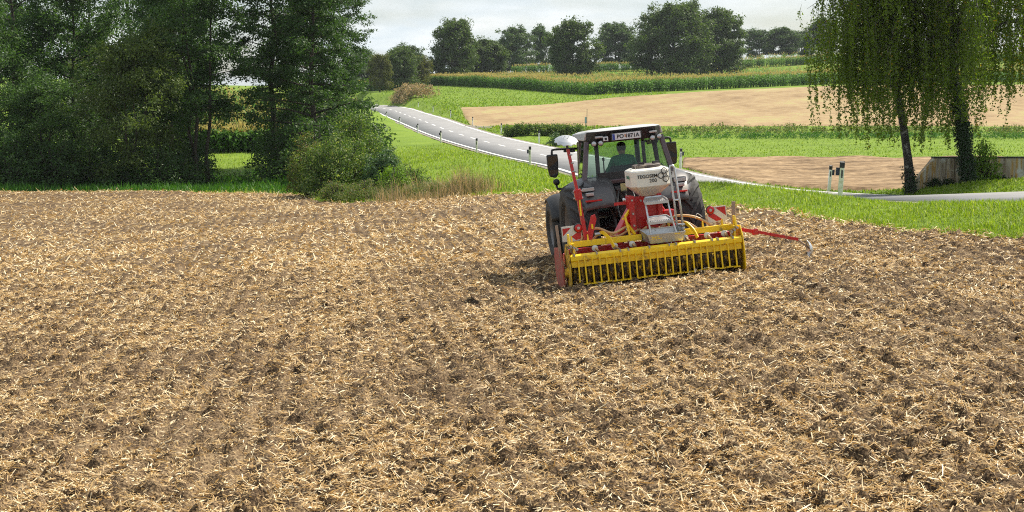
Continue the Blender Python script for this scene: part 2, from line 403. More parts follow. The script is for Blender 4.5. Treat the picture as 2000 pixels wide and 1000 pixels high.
# thin-plate spline, in heights relative to distance so that near ground is fitted as finely as it is seen
_wz = _pts[:, 2] / _pts[:, 1]
def _phi(r2): return np.where(r2 > 1e-12, .5 * r2 * np.log(np.maximum(r2, 1e-12)), 0)
_K = _phi((_A[:, None]-_A[None])**2 + (_B[:, None]-_B[None])**2) + np.eye(len(_A)) * 4e-4
_Pm = np.stack([np.ones_like(_A), _A, _B], 1)
_S = np.block([[_K, _Pm], [_Pm.T, np.zeros((3, 3))]])
_sol = np.linalg.solve(_S, np.concatenate([_wz, np.zeros(3)]))
def _tps(X, Y):
    a, b = _ab(X, Y); sh = a.shape; a = a.ravel(); b = b.ravel(); out = np.empty_like(a)
    for i in range(0, len(a), 20000):
        s = slice(i, i+20000)
        r2 = (a[s, None]-_A[None])**2 + (b[s, None]-_B[None])**2
        out[s] = _phi(r2) @ _sol[:-3] + _sol[-3] + a[s]*_sol[-2] + b[s]*_sol[-1]
    return out.reshape(sh) * np.clip(Y, 7.0, 1500.0)
def road_dist(X, Y):
    """signed-less distance to road centre line and road height there"""
    X = np.asarray(X, float); Y = np.asarray(Y, float); sh = X.shape
    p = np.stack([X.ravel(), Y.ravel()], 1); best = np.full(len(p), 1e9); bz = np.zeros(len(p))
    for i in range(len(RC) - 1):
        a = RC[i, :2]; d = RC[i+1, :2] - a
        t = np.clip(((p - a) @ d) / (d @ d), 0, 1)
        q = np.linalg.norm(p - a - t[:, None]*d, axis=1)
        sg = np.sign((p[:, 0]-a[0])*d[1] - (p[:, 1]-a[1])*d[0])      # +1 towards the far side
        z = RC[i, 2] + t*(RC[i+1, 2]-RC[i, 2]) + sg*np.minimum(q, RW*.62)/RW*(RP[i, 3]*(1-t)+RP[i+1, 3]*t)
        k = q < best; best[k] = q[k]; bz[k] = z[k]
    return best.reshape(sh), bz.reshape(sh)
def H(X, Y):
    X = np.asarray(X, float); Y = np.asarray(Y, float)
    z = _tps(X, Y)
    d, rz = road_dist(X, Y)
    w = 1 - sstep(RW/2 + .35, RW/2 + 2.2, d)
    return z*(1-w) + (rz - .03)*w
def Hs(x, y): return float(H(np.array([x]), np.array([y]))[0])
def ground_at(u, Y):
    X = (u-1000)/FPX*Y/(CP)  # close enough: refined below
    for _ in range(3):
        z = Hs(X, Y)
        depth = Y*CP - (z-CAMH)*SP
        X = (u-1000)/FPX*depth
    return np.array([X, Y, Hs(X, Y)])

# outline of the stubble field
FIELD = np.array([at(*p)[:2] for p in [(-420,374,75),(-200,374,75),(0,374,75),(300,373,75),(520,374,74.5),(585,377,71),(630,390,63),(665,397,60),(730,394,58),(800,390,56),(880,386,54.5),(950,382,53),(1090,375,51),(1240,385,46),
      (1380,402,41),(1500,418,36.8),(1640,437,33),(1740,448,30.8),(1840,457,29),(1920,461,28.1),(2000,464,27.3),(2250,470,25.5)]] + [np.array([14.5, 16]), np.array([15.5, 3]), np.array([-16, 3]), np.array([-40, 40])])
def sdf_poly(X, Y, P):
    """signed distance, positive inside"""
    X = np.asarray(X, float); Y = np.asarray(Y, float); sh = X.shape
    x = X.ravel(); y = Y.ravel(); best = np.full(len(x), 1e18); ins = np.zeros(len(x), bool)
    for i in range(len(P)):
        a = P[i]; b = P[(i+1) % len(P)]; d = b - a
        t = np.clip(((x-a[0])*d[0] + (y-a[1])*d[1])/(d @ d), 0, 1)
        best = np.minimum(best, (x-a[0]-t*d[0])**2 + (y-a[1]-t*d[1])**2)
        c = ((a[1] > y) != (b[1] > y)) & (x < (b[0]-a[0])*(y-a[1])/(b[1]-a[1]+1e-12) + a[0])
        ins ^= c
    return (np.sqrt(best)*np.where(ins, 1, -1)).reshape(sh)
def field_sd(X, Y):
    return sdf_poly(X, Y, FIELD) + (fbm(X*1.3, Y*1.3, 3, 5) - .5)*.7

# tilled surface relief
ROWDIR = math.radians(7)
def relief(X, Y):
    across = X*math.cos(ROWDIR) + Y*math.sin(ROWDIR)
    along = -X*math.sin(ROWDIR) + Y*math.cos(ROWDIR)
    z = .055*(fbm(X*1.1, Y*1.1, 3, 1) - .5)
    z = z + .048*(fbm(X*5.5, Y*5.5, 3, 2) - .5) + .075*(fbm(X*15, Y*13, 3, 12) - .5)
    z = z + .015*(.3+1.2*fbm(X*.35, Y*.35, 2, 77))*np.sin(across*2*math.pi/.30 + 1.6*fbm(along*.3, across*.3, 2, 3))
    lump = vnoise(X*10, Y*10, 4)*(.35+.75*vnoise(X*1.8, Y*1.8, 6))
    z = z + .075*sstep(.40, .80, lump)
    z = z - .075*sstep(.62, .92, vnoise(X*11, Y*9, 8)*1.1)
    # wheel marks and pass joints
    z = z - .03*np.exp(-((np.mod(across+.6, 3.0)-1.5)/.22)**2)
    return z
def fieldH(X, Y):
    return H(X, Y) + relief(X, Y)*(.35+.65*sstep(75, 25, Y))

def grid_faces(nr, nc):
    i = np.arange((nr-1)*(nc-1)); r = i//(nc-1); c = i % (nc-1); a = r*nc + c
    return np.stack([a, a+1, a+nc+1, a+nc], 1)

# ------------------------------------------------------------------ ground sheet (grass land to the horizon)
av = np.linspace(-.62, .62, 215)
yv = np.concatenate([np.exp(np.linspace(math.log(7), math.log(620), 400)), [700, 850, 1100]])
AA, YY = np.meshgrid(av, yv); XX = AA*YY
Z = H(XX, YY)
sd = field_sd(XX, YY)
Z -= .35*sstep(.05, .8, sd)
dr, rz = road_dist(XX, YY)
Z -= .10*(1-sstep(RW/2-.3, RW/2+.15, dr))
Z += .10*(fbm(XX*.9, YY*.9, 3, 9)-.5)*sstep(RW/2+.2, RW/2+1.5, dr)
V = np.stack([XX, YY, Z], -1).reshape(-1, 3)
F = grid_faces(len(yv), len(av))
ground = obj_np('ground', V, F, M['grass_ground'], smooth=True)
props(ground, kind='structure')
# land round and behind the camera
mb = MB()
mb._add([(-260,-400,-1.6),(260,-400,-.6),(260,6.95,.2),(4.34,6.98,-.4),(-4.34,6.98,-.6),(-260,6.95,-1.6)], [(0,1,2,3,4,5)])
props(mb.build('ground_behind', M['soil']), kind='structure')

# ------------------------------------------------------------------ tilled stubble field
av = np.linspace(-.50, .50, 400)
yl = [7.5]
while yl[-1] < 82: yl.append(yl[-1]*(1 + (.0034 if 9.5 < yl[-1] < 32 else .012)))
yv = np.array(yl)
AA, YY = np.meshgrid(av, yv); XX = AA*YY
Z = fieldH(XX, YY); sd = field_sd(XX, YY)
Z += .03*sstep(-.6, .3, sd) - .45*sstep(.1, -.9, sd)
field = obj_np('stubble_field', np.stack([XX, YY, Z], -1).reshape(-1, 3), grid_faces(len(yv), len(av)), M['soil'], smooth=False)
props(field, kind='structure')

# ------------------------------------------------------------------ straw lying on the field
def ribbons(P, yaw, pitch, length, width, bend, roll):
    """two-quad bent ribbons centred on P"""
    n = len(P)
    d = np.stack([np.cos(yaw)*np.cos(pitch), np.sin(yaw)*np.cos(pitch), np.sin(pitch)], 1)
    s = np.stack([-np.sin(yaw), np.cos(yaw), np.zeros(n)], 1)
    up = np.cross(d, s)
    s = s*np.cos(roll)[:, None] + up*np.sin(roll)[:, None]
    nn = np.cross(s, d)
    h = (length/2)[:, None]; w = (width/2)[:, None]
    mid = P + nn*(bend*length)[:, None]
    V = np.stack([P-d*h-s*w, P-d*h+s*w, mid-s*w, mid+s*w, P+d*h-s*w*.6, P+d*h+s*w*.6], 1).reshape(-1, 3)
    b = np.arange(n)[:, None]*6
    F = np.concatenate([b+np.array([[0, 2, 3, 1]]), b+np.array([[2, 4, 5, 3]])], 0)
    return V, F
def fan_points(n, y0, y1, amax, pw, rng):
    """points in the wedge in front of the camera; pw = how the density falls off with distance"""
    t = rng.random(n)
    if abs(pw) < 1e-6: pw = 1e-6
    y = (y0**pw + t*(y1**pw - y0**pw))**(1/pw)
    x = (rng.random(n)*2-1)*amax*y
    return x, y
rng = np.random.default_rng(3)
nst = 520000
x, y = fan_points(nst, 9.0, 33.0, .43, .75, rng)
keep = (field_sd(x, y) > -.1)
keep &= rng.random(nst) < (.50 + .95*sstep(.22, .58, fbm(x*.55, y*.55, 3, 21)))*(.45 + .75*sstep(.3, .6, fbm(x*2.6, y*2.6, 2, 25)))*(.82 + .22*np.sin((x*math.cos(ROWDIR)+y*math.sin(ROWDIR))*2*math.pi/3.0 + 1.0))*(.64 + .25*np.sin((x*math.cos(ROWDIR)+y*math.sin(ROWDIR))*2*math.pi/.30 + 2.2 + 1.6*fbm((-x*math.sin(ROWDIR)+y*math.cos(ROWDIR))*.3, (x*math.cos(ROWDIR)+y*math.sin(ROWDIR))*.3, 2, 3)))
x = x[keep]; y = y[keep]; n = len(x)
ln = np.clip(rng.lognormal(-3.15, .52, n), .018, .19)
pt = rng.normal(0, .30, n); pt[rng.random(n) < .06] += .6
z = fieldH(x, y) + .03*sstep(-.6, .3, field_sd(x, y)) + .012 + np.abs(np.sin(pt))*ln*.35
V, F = ribbons(np.stack([x, y, z], 1), rng.random(n)*6.283, pt, ln*(1+.2*sstep(18, 30, y)), rng.uniform(.0048, .0115, n)*(1+.7*sstep(14, 30, y)), rng.normal(0, .07, n), rng.normal(0, .6, n))
V6 = V.reshape(-1, 6, 3); short = ln < .066          # short chaff needs no bend
Vl = V6[~short].reshape(-1, 3); kl = np.arange(len(Vl)//6)[:, None]*6
Fl = np.concatenate([kl+np.array([[0, 2, 3, 1]]), kl+np.array([[2, 4, 5, 3]])], 0)
Vs_ = V6[short][:, [0, 1, 5, 4]].reshape(-1, 3); Fs_ = np.arange(len(Vs_)).reshape(-1, 4) + len(Vl)
o = obj_np('straw', np.vstack([Vl, Vs_]), np.vstack([Fl, Fs_]), M['straw'])
props(o, 'chopped pale straw and stubble strewn over the tilled field', 'straw', kind='stuff')
# farther straw: fewer, as single blades
nst = 175000
x, y = fan_points(nst, 32.0, 76.0, .42, -.3, rng)
keep = (field_sd(x, y) > -.1) & (rng.random(nst) < (.35 + .9*sstep(.3, .6, fbm(x*.35, y*.35, 3, 31)))*(.68 + .22*np.sin((x*math.cos(ROWDIR)+y*math.sin(ROWDIR))*2*math.pi/.60)))
x = x[keep]; y = y[keep]; n = len(x)
ln = np.clip(rng.lognormal(-2.5, .4, n), .05, .25)*(.7+y/70)
pt = rng.normal(0, .35, n)
z = fieldH(x, y) + .035 + np.abs(np.sin(pt))*ln*.4
V, F = ribbons(np.stack([x, y, z], 1), rng.random(n)*6.283, pt, ln, rng.uniform(.018, .036, n), rng.normal(0, .06, n), rng.normal(0, .6, n))
V = V.reshape(-1, 6, 3)[:, [0, 1, 5, 4]].reshape(-1, 3); F = np.arange(len(V)).reshape(-1, 4)
props(obj_np('distant_straw', V, F, M['straw']), 'thin scattering of straw over the far half of the tilled field', 'straw', kind='stuff')

# loose clods of earth
def clod_mesh(seed):
    r = np.random.default_rng(seed); import bmesh
    bm = bmesh.new(); bmesh.ops.create_icosphere(bm, subdivisions=2, radius=1)
    for v in bm.verts:
        k = .55 + .75*vnoise(np.array([v.co.x*1.7+seed]), np.array([v.co.y*1.7+v.co.z*1.3]), seed)[0]
        v.co *= k*(.8+.5*vnoise(np.array([v.co.z*3.1]), np.array([v.co.x*3.3+v.co.y*2.7]), seed+9)[0]); v.co.z *= .6
    me = bpy.data.meshes.new('clod'); bm.to_mesh(me); bm.free(); me.materials.append(M['clod'])
    return me
M['clod'] = paint('clod_earth', (.062, .040, .026), .95, var=.35, scale=3, bump=.6, bump_scale=8, spec=.1)
CLODS = [clod_mesh(i) for i in range(4)]
# ------------------------------------------------------------------ leaves
def leaf_quads(P, Nrm, L, W, rng):
    """three-cornered leaves at P facing Nrm"""
    n = len(P)
    r = rng.normal(size=(n, 3)); d = np.cross(Nrm, r); d /= np.linalg.norm(d, axis=1)[:, None] + 1e-9
    s = np.cross(Nrm, d); s /= np.linalg.norm(s, axis=1)[:, None] + 1e-9
    L = np.broadcast_to(L, n)[:, None]; W = np.broadcast_to(W, n)[:, None]
    V = np.stack([P-d*L*.42+s*W*.5, P-d*L*.42-s*W*.5, P+d*L*.58-Nrm*L*.1], 1).reshape(-1, 3)
    return V, np.arange(n*3).reshape(n, 3)
def unit(v): return v/(np.linalg.norm(v, axis=-1, keepdims=True)+1e-9)
def clump_leaves(C, R, nl, L, W, rng, flat=.7, outbias=.55, up=.5):
    """leaves spread over clumps with centres C and radii R"""
    n = len(C)*nl; ci = np.repeat(np.arange(len(C)), nl)
    d = unit(rng.normal(size=(n, 3))); rad = rng.random(n)**.45
    off = d*rad[:, None]*R[ci][:, None]*np.array([1, 1, flat])
    # ragged: each clump is pushed out of round
    P = C[ci] + off*(1+.35*rng.normal(size=(n, 1))*.5)
    Nn = unit(d*outbias + rng.normal(size=(n, 3))*.55 + np.array([0, 0, up]))
    return leaf_quads(P, Nn, L*rng.uniform(.65, 1.3, n), W*rng.uniform(.65, 1.3, n), rng)
def join_copies(name, meshes, pos, scale, rotz, mat):
    """many small copies of low-poly meshes as one mesh"""
    Vs = []; Fs = []; off = 0
    arr = []
    for me in meshes:
        v = np.empty(len(me.vertices)*3); me.vertices.foreach_get('co', v); v = v.reshape(-1, 3)
        f = np.array([p.vertices[:] for p in me.polygons]); arr.append((v, f))
    for i in range(len(pos)):
        v, f = arr[i % len(arr)]; c, s = math.cos(rotz[i]), math.sin(rotz[i])
        w = v*np.atleast_1d(scale[i]); w = np.stack([w[:, 0]*c-w[:, 1]*s, w[:, 0]*s+w[:, 1]*c, w[:, 2]], 1) + pos[i]
        Vs.append(w); Fs.append(f+off); off += len(v)
    return obj_np(name, np.vstack(Vs), np.vstack(Fs), mat)
rng = np.random.default_rng(5)
x, y = fan_points(950, 9.5, 55, .40, .2, rng)
k = field_sd(x, y) > .2; x = x[k]; y = y[k]
k = rng.random(len(x)) < .25 + .75*sstep(.4, .65, fbm(x*.7, y*.7, 3, 41)); x = x[k]; y = y[k]
sz = np.clip(rng.lognormal(-3.85, .5, len(x)), .010, .065)
z = fieldH(x, y) + sz*.05 + .01
props(join_copies('clods', CLODS, np.stack([x, y, z], 1), sz, rng.random(len(x))*6.28, M['clod']), 'dark clods of earth lying loose on the tilled field', 'clods', kind='stuff')

# ------------------------------------------------------------------ road with markings
def strip(offs0, offs1, i0, i1, dz, sub=1):
    A = road_pt(offs0)[i0:i1+1].copy(); B = road_pt(offs1)[i0:i1+1].copy()
    A[:, 2] += dz; B[:, 2] += dz
    n = len(A); V = np.vstack([A, B]); i = np.arange(n-1)
    return V, np.stack([i, i+n, i+n+1, i+1], 1)
nR = len(RP)-1
V, F = strip(0-.12, RW+.12, 0, nR, .03)
# skirt so that the edge has thickness
S0 = road_pt(-.12); S1 = road_pt(RW+.12); n = len(RP)
V = np.vstack([V, S0 - [0, 0, .25], S1 - [0, 0, .25]])
i = np.arange(n-1)
F = np.vstack([F, np.stack([i, i+1, i+1+2*n, i+2*n], 1), np.stack([i+n+1, i+n, i+3*n, i+3*n+1], 1)])
road = obj_np('road', V, F, M['asphalt'], smooth=False); props(road, kind='structure')
i48 = int(np.argmax(RP[:, 1] > 50))
for a, b in ((.02, .26), (RW-.26, RW-.02)):
    V, F = strip(a, b, i48, nR, .036); obj_np('edge_line', V, F, M['line'], road)
# gravel shoulder along the near edge
V, F = strip(-.45, -.13, 0, nR, .012); props(obj_np('road_shoulder', V, F, M['gravel']), kind='structure')
V, F = strip(RW+.13, RW+.45, 0, nR, .012); props(obj_np('far_road_shoulder', V, F, M['gravel']), kind='structure')
# centre dashes
CL = road_pt(RW/2); seg = np.linalg.norm(np.diff(CL, axis=0), axis=1); cum = np.concatenate([[0], np.cumsum(seg)])
def along(P, s): return np.array([np.interp(s, cum, P[:, k]) for k in range(3)])
La = road_pt(RW/2-.085); Lb = road_pt(RW/2+.085)
s = 30.0
while s < cum[-1]-8:
    if along(CL, s)[1] < 300:
        ss = np.linspace(s, s+4.2, 4)
        A = np.array([along(La, t) for t in ss]) + [0, 0, .037]; B = np.array([along(Lb, t) for t in ss]) + [0, 0, .037]
        V = np.vstack([A, B]); i = np.arange(3)
        obj_np('lane_dash', V, np.stack([i, i+4, i+5, i+1], 1), M['line'], road)
    s += 10.4
# field track that leaves the road by the bare field
def sheet(name, bottom, top, nu, nv, off, mat, px=True, rough=0.0, structure=True):
    """land parcel between two outlines given as (pixel u, v, distance)"""
    A = np.array([at(*p)[:2] for p in bottom]) if px else np.array(bottom, float)
    B = np.array([at(*p)[:2] for p in top]) if px else np.array(top, float)
    def res(P):
        d = np.concatenate([[0], np.cumsum(np.linalg.norm(np.diff(P, axis=0), axis=1))]); t = np.linspace(0, d[-1], nu)
        return np.stack([np.interp(t, d, P[:, 0]), np.interp(t, d, P[:, 1])], 1)
    A = res(A); B = res(B); t = np.linspace(0, 1, nv)[:, None, None]
    G = A[None]*(1-t) + B[None]*t
    Z = H(G[..., 0], G[..., 1]) + off
    if rough: Z = Z + rough*(fbm(G[..., 0]*.5, G[..., 1]*.5, 3, 14)-.5)
    Z[0] -= off+.15; Z[-1] -= off+.15; Z[:, 0] -= off+.15; Z[:, -1] -= off+.15
    V = np.concatenate([G, Z[..., None]], -1).reshape(-1, 3)
    o = obj_np(name, V, grid_faces(nv, nu), mat, smooth=True)
    return props(o, kind='structure') if structure else o
sheet('far_field', [(918,250,170),(1000,249,158),(1200,249,152),(1500,248,150),(1800,248,150),(2250,247,150)],
      [(893,211,215),(1050,206,230),(1200,191,245),(1400,178,260),(1660,167,270),(2000,166,270),(2250,166,270)], 120, 60, .10, M['far_soil'], rough=.15)
sheet('roadside_field', [(1330,336,81),(1400,352,72),(1500,366,66),(1650,374,61),(1800,376,59),(2150,366,60)],
      [(1330,316,94),(1400,312,96),(1650,311,96),(1900,311,96),(2150,311,96)], 90, 40, .16, M['near_soil'], rough=.3)
sheet('field_track', [(900,246,172),(930,249,166),(960,252.5,158)], [(905,243,176),(940,244,171),(975,247,165)], 12, 6, .12, M['gravel'])

# ------------------------------------------------------------------ grass blades
def blades(P, h, w, lean, rng, yaw=None):
    """each blade: quad + tip triangle kept as two quads (tip nearly closed)"""
    n = len(P); yaw = rng.random(n)*6.283 if yaw is None else yaw
    s = np.stack([np.cos(yaw), np.sin(yaw), np.zeros(n)], 1); d = np.stack([-np.sin(yaw), np.cos(yaw), np.zeros(n)], 1)
    up = np.array([[0, 0, 1.0]])
    b0 = P; b1 = P + up*(h*.55)[:, None] + d*(h*lean*.35)[:, None]; b2 = P + up*(h*(1-.25*np.abs(lean)))[:, None] + d*(h*lean)[:, None]
    W = w[:, None]/2
    V = np.stack([b0-s*W, b0+s*W, b1+s*W*.8, b1-s*W*.8, b2], 1).reshape(-1, 3)
    k = np.arange(n)[:, None]*5
    F = np.concatenate([k+np.array([[0, 1, 2]]), k+np.array([[0, 2, 3]]), k+np.array([[3, 2, 4]])], 0)
    return V, F
def grass(name, label, n, y0, y1, amax, pw, cond, h, w, mat, seed, a0=None, lean=.55, dz=0):
    rng = np.random.default_rng(seed)
    x, y = fan_points(n, y0, y1, 1.0, pw, rng)
    lo = -amax if a0 is None else a0
    x = (lo + (x/y+1)/2*(amax-lo))*y
    k = cond(x, y); x = x[k]; y = y[k]; m = len(x)
    z = H(x, y) + .10*(fbm(x*.9, y*.9, 3, 9)-.5) - .03 + dz
    sc_ = .55 + .9*fbm(x*1.1, y*1.1, 3, 51)
    V, F = blades(np.stack([x, y, z], 1), rng.uniform(h*.55, h*1.35, m)*sc_, rng.uniform(w*.6, w*1.3, m), rng.normal(0, lean, m), rng)
    return props(obj_np(name, V, F, mat), label, 'grass', kind='stuff')
def offroad(x, y, m=.4): return road_dist(x, y)[0] > RW/2 + m
def verge(x, y): return (field_sd(x, y) < .12) & offroad(x, y)
grass('verge_grass', 'short bright green grass on the verge right of the tractor', 160000, 24.5, 52, .42, .5, lambda x, y: verge(x, y) & (x > -2+0*x) & (road_dist(x, y)[0] < 16), .13, .015, M['grass'], 61, a0=.02, lean=.95)
grass('bank_grass', 'green grass on the slope between the tilled field and the road', 60000, 50, 125, .08, -.2, lambda x, y: verge(x, y) & (sdf_poly(x, y, FIELD) > -60) , .17, .032, M['grass'], 62, a0=-.20, lean=.9)
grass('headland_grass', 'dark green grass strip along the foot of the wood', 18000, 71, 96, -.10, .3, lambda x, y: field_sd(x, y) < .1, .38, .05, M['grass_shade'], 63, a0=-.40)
grass('meadow_grass', 'meadow grass beyond the road', 55000, 60, 145, .42, -.3, lambda x, y: offroad(x, y, .5) & ((x - np.interp(y, RC[:, 1], RC[:, 0])) > 0) & ~((y > 60) & (y < 97) & (x > .105*y) & (sdf_poly(x, y, NEARF) > 0)), .24, .06, M['grass_far'], 64, a0=-.03) if False else None
NEARF = np.array([at(*p)[:2] for p in [(1330,336,81),(1400,352,72),(1500,366,66),(1650,374,61),(1800,376,59),(2150,366,60),(2150,311,96),(1900,311,96),(1650,311,96),(1400,312,96),(1330,316,94)]])
def far_side(x, y): return (x - np.interp(y, RC[:, 1], RC[:, 0])) > 0
grass('meadow_grass', 'sunlit meadow grass beyond the road', 60000, 44, 143, .42, -.3, lambda x, y: offroad(x, y, .5) & far_side(x, y) & (sdf_poly(x, y, NEARF) < .1), .13, .055, M['grass_far'], 64, a0=-.03, lean=.9)
FARF = np.array([at(*p)[:2] for p in [(918,250,170),(1000,249,158),(1200,249,152),(1500,248,150),(1800,248,150),(2250,247,150),(2250,166,270),(2000,166,270),(1660,167,270),(1400,178,260),(1200,191,245),(1050,206,230),(893,211,215)]])
grass('slope_grass', 'bright grass on the rise between the road bend and the maize', 30000, 150, 345, .10, -.6, lambda x, y: offroad(x, y, .5) & far_side(x, y) & (sdf_poly(x, y, FARF) < .3), .25, .14, M['grass_far'], 65, a0=-.085, lean=.9)
# green second growth showing in streaks on the bare field is left to its material

# tall weeds on the bank below the bare field
def weeds(name, label, cat, pts_px, n, h, w, mat, seed, spread, lean=.35, leafy=None):
    """weed thicket along a chain of (u, v, distance) points"""
    rng = np.random.default_rng(seed)
    P = np.array([at(*p) for p in pts_px]); d = np.concatenate([[0], np.cumsum(np.linalg.norm(np.diff(P[:, :2], axis=0), axis=1))])
    t = rng.random(n)*d[-1]
    x = np.interp(t, d, P[:, 0]) + rng.normal(0, spread*.6, n); y = np.interp(t, d, P[:, 1]) + rng.normal(0, spread, n)
    k = offroad(x, y, .3); x = x[k]; y = y[k]; m = len(x)
    z = H(x, y) - .03
    hh = h*(.12 + 1.9*np.clip(fbm(x*1.1, y*1.1, 3, seed)-.25, 0, 1)**1.2)*rng.uniform(.35, 1.15, m)
    V, F = blades(np.stack([x, y, z], 1), hh, rng.uniform(w*.5, w*1.4, m), rng.normal(0, lean, m), rng)
    return props(obj_np(name, V, F, mat), label, cat, kind='stuff')
def herbs(name, label, cat, pts_px, nc, h, leaf, mat, seed, spread, nl, rad):
    """low leafy thicket: tufts of small leaves along a chain of points"""
    rng = np.random.default_rng(seed)
    P = np.array([at(*p) for p in pts_px]); d = np.concatenate([[0], np.cumsum(np.linalg.norm(np.diff(P[:, :2], axis=0), axis=1))])
    t = rng.random(nc)*d[-1]
    x = np.interp(t, d, P[:, 0]) + rng.normal(0, spread*.6, nc); y = np.interp(t, d, P[:, 1]) + rng.normal(0, spread, nc)
    k = offroad(x, y, .3) & (field_sd(x, y) < .1); x = x[k]; y = y[k]; m = len(x)
    hh = h*(.25 + 1.3*fbm(x*.5, y*.5, 3, seed))*rng.uniform(.3, 1.1, m)
    C = np.stack([x, y, H(x, y) + hh], 1)
    V, F = clump_leaves(C, rad*rng.uniform(.5, 1.2, m), nl, leaf, leaf*.55, rng, 1.0, .3, .3)
    return props(obj_np(name, V, F, mat), label, cat, kind='stuff')
herbs('bank_weeds', 'rough dark weeds along the bank below the bare far field', 'weeds', [(1110,258,142),(1300,259,141),(1600,258,141),(1850,258,141),(2250,258,141)], 1500, .55, .15, M['weed'], 71, 1.7, 14, .30)
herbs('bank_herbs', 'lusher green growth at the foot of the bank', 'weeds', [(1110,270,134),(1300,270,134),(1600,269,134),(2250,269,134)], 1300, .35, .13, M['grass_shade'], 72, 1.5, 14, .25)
herbs('brown_weeds', 'brown seeding weeds above the bend of the road', 'weeds', [(722,205,284),(770,204,283),(828,200,277)], 1000, 1.7, .28, M['dry'], 73, 2.4, 16, .6)
weeds('road_weeds', 'brown dry grass at the field corner in front of the bushes', 'weeds', [(770,392,57.2),(830,386,56.2),(900,381,55),(945,379,54.4)], 5200, 1.25, .013, M['dry'], 74, .85, lean=.5)
herbs('corner_weeds', 'faded weeds among the dry grass at the field corner', 'weeds', [(770,390,57.5),(850,383,56.5),(920,379,55.5)], 520, .42, .05, M['weed'], 76, .8, 20, .2)
herbs('road_herbs', 'green nettles and herbs at the field corner', 'weeds', [(640,392,63),(690,393,60.3),(760,389,59),(850,380,59)], 900, .42, .05, M['weed'], 75, .9, 22, .18)

# ------------------------------------------------------------------ maize
def corn_plant(seed, nleaf=7, h=2.2):
    r = np.random.default_rng(seed); V = []; F = []; mi = []
    def tri(a, b, c, m): i = len(V); V.extend([a, b, c]); F.append((i, i+1, i+2)); mi.append(m)
    for k in range(nleaf):
        z0 = h*(.12 + .75*k/nleaf); yw = r.random()*6.283; L = r.uniform(.6, .9); up = r.uniform(.15, .4); w = .105
        d = np.array([math.cos(yw), math.sin(yw), 0]); s = np.array([-d[1], d[0], 0])
        a = np.array([0, 0, z0]); m_ = a + d*L*.5 + [0, 0, up]; e = a + d*L + [0, 0, up-.22]
        tri(a, m_+s*w, m_-s*w, 0); tri(m_-s*w, m_+s*w, e, 0)
    s = .035
    tri(np.array([-s, 0, 0]), np.array([s, 0, 0]), np.array([0, 0, h]), 0); tri(np.array([0, -s, 0]), np.array([0, s, 0]), np.array([0, 0, h]), 0)
    for k in range(4):
        yw = r.random()*6.283; d = np.array([math.cos(yw), math.sin(yw), 0])*.17; q = np.array([-d[1], d[0], 0])*.45
        tri(np.array([0, 0, h-.12])-q*.6, np.array([0, 0, h-.12])+q*.6, np.array([0, 0, h+.28])+d, 1)
    return np.array(V), np.array(F), np.array(mi)
def maize(name, label, bottom, top, n, seed, h=2.2, front=.25):
    """a stand of maize: plants copied into one object"""
    rng = np.random.default_rng(seed)
    A = np.array([at(*p)[:2] for p in bottom]); B = np.array([at(*p)[:2] for p in top])
    def samp(P, t):
        d = np.concatenate([[0], np.cumsum(np.linalg.norm(np.diff(P, axis=0), axis=1))])
        return np.stack([np.interp(t*d[-1], d, P[:, 0]), np.interp(t*d[-1], d, P[:, 1])], 1)
    t = rng.random(n); q = rng.random(n); q[:int(n*front)] *= .05
    rows = 60; t2 = np.round(t*n)/n
    xy = samp(A, t)*(1-q[:, None]) + samp(B, t)*q[:, None]
    z = H(xy[:, 0], xy[:, 1])
    sc_ = rng.uniform(.85, 1.1, n)*(.9+.25*fbm(xy[:, 0]*.08, xy[:, 1]*.08, 2, seed)); yw = rng.random(n)*6.283
    Vs = []; Fs = []; Ms = []; off = 0
    for k in range(5):
        v, f, mi = corn_plant(seed+k, h=h); idx = np.arange(k, n, 5); m = len(idx)
        c = np.cos(yw[idx])[:, None]; s = np.sin(yw[idx])[:, None]; S = sc_[idx][:, None]
        X = (v[:, 0][None]*c - v[:, 1][None]*s)*S + xy[idx, 0][:, None]; Y = (v[:, 0][None]*s + v[:, 1][None]*c)*S + xy[idx, 1][:, None]; Zz = v[:, 2][None]*S + z[idx][:, None]
        Vs.append(np.stack([X, Y, Zz], -1).reshape(-1, 3)); Fs.append((f[None]+(np.arange(m)*len(v))[:, None, None]).reshape(-1, 3)+off); Ms.append(np.tile(mi, m)); off += m*len(v)
    o = obj_np(name, np.vstack(Vs), np.vstack(Fs), [M['corn'], M['tassel']], midx=np.concatenate(Ms))
    return props(o, label, 'maize', kind='stuff')
maize('maize_field', 'tall green maize with golden tassels across the hillside', [(838,165,352),(860,166,348),(1000,174,300),(1150,186,265),(1300,179,276),(1650,164,292),(2100,159,302)],
      [(838,169,405),(900,168,400),(1000,163,402),(1150,158,400),(1300,153,400),(1600,144,400),(2100,139,400)], 11500, 81, h=2.3, front=.35)
maize('upper_maize', 'second strip of maize below the trees on the ridge', [(1000,147,428),(1100,144,428),(1200,140.5,430),(1400,132,430),(1600,125.5,430),(2050,122,430)],
      [(1000,146,455),(1200,139,455),(1400,128,455),(1600,119,455),(2050,115,455)], 3200, 82, h=2.4, front=.6)
maize('wayside_maize', 'maize behind the road bend left of the hillside trees', [(700,180,350),(760,176,352),(835,167,356)], [(700,172,400),(760,172,400),(835,169,405)], 1500, 83, h=2.3, front=.5)
maize('gap_maize', 'sunlit maize seen through the gap in the wood', [(330,300,122),(450,298,120),(600,296,122)], [(330,205,190),(450,200,190),(600,200,190)], 2600, 84, h=1.9, front=.3)

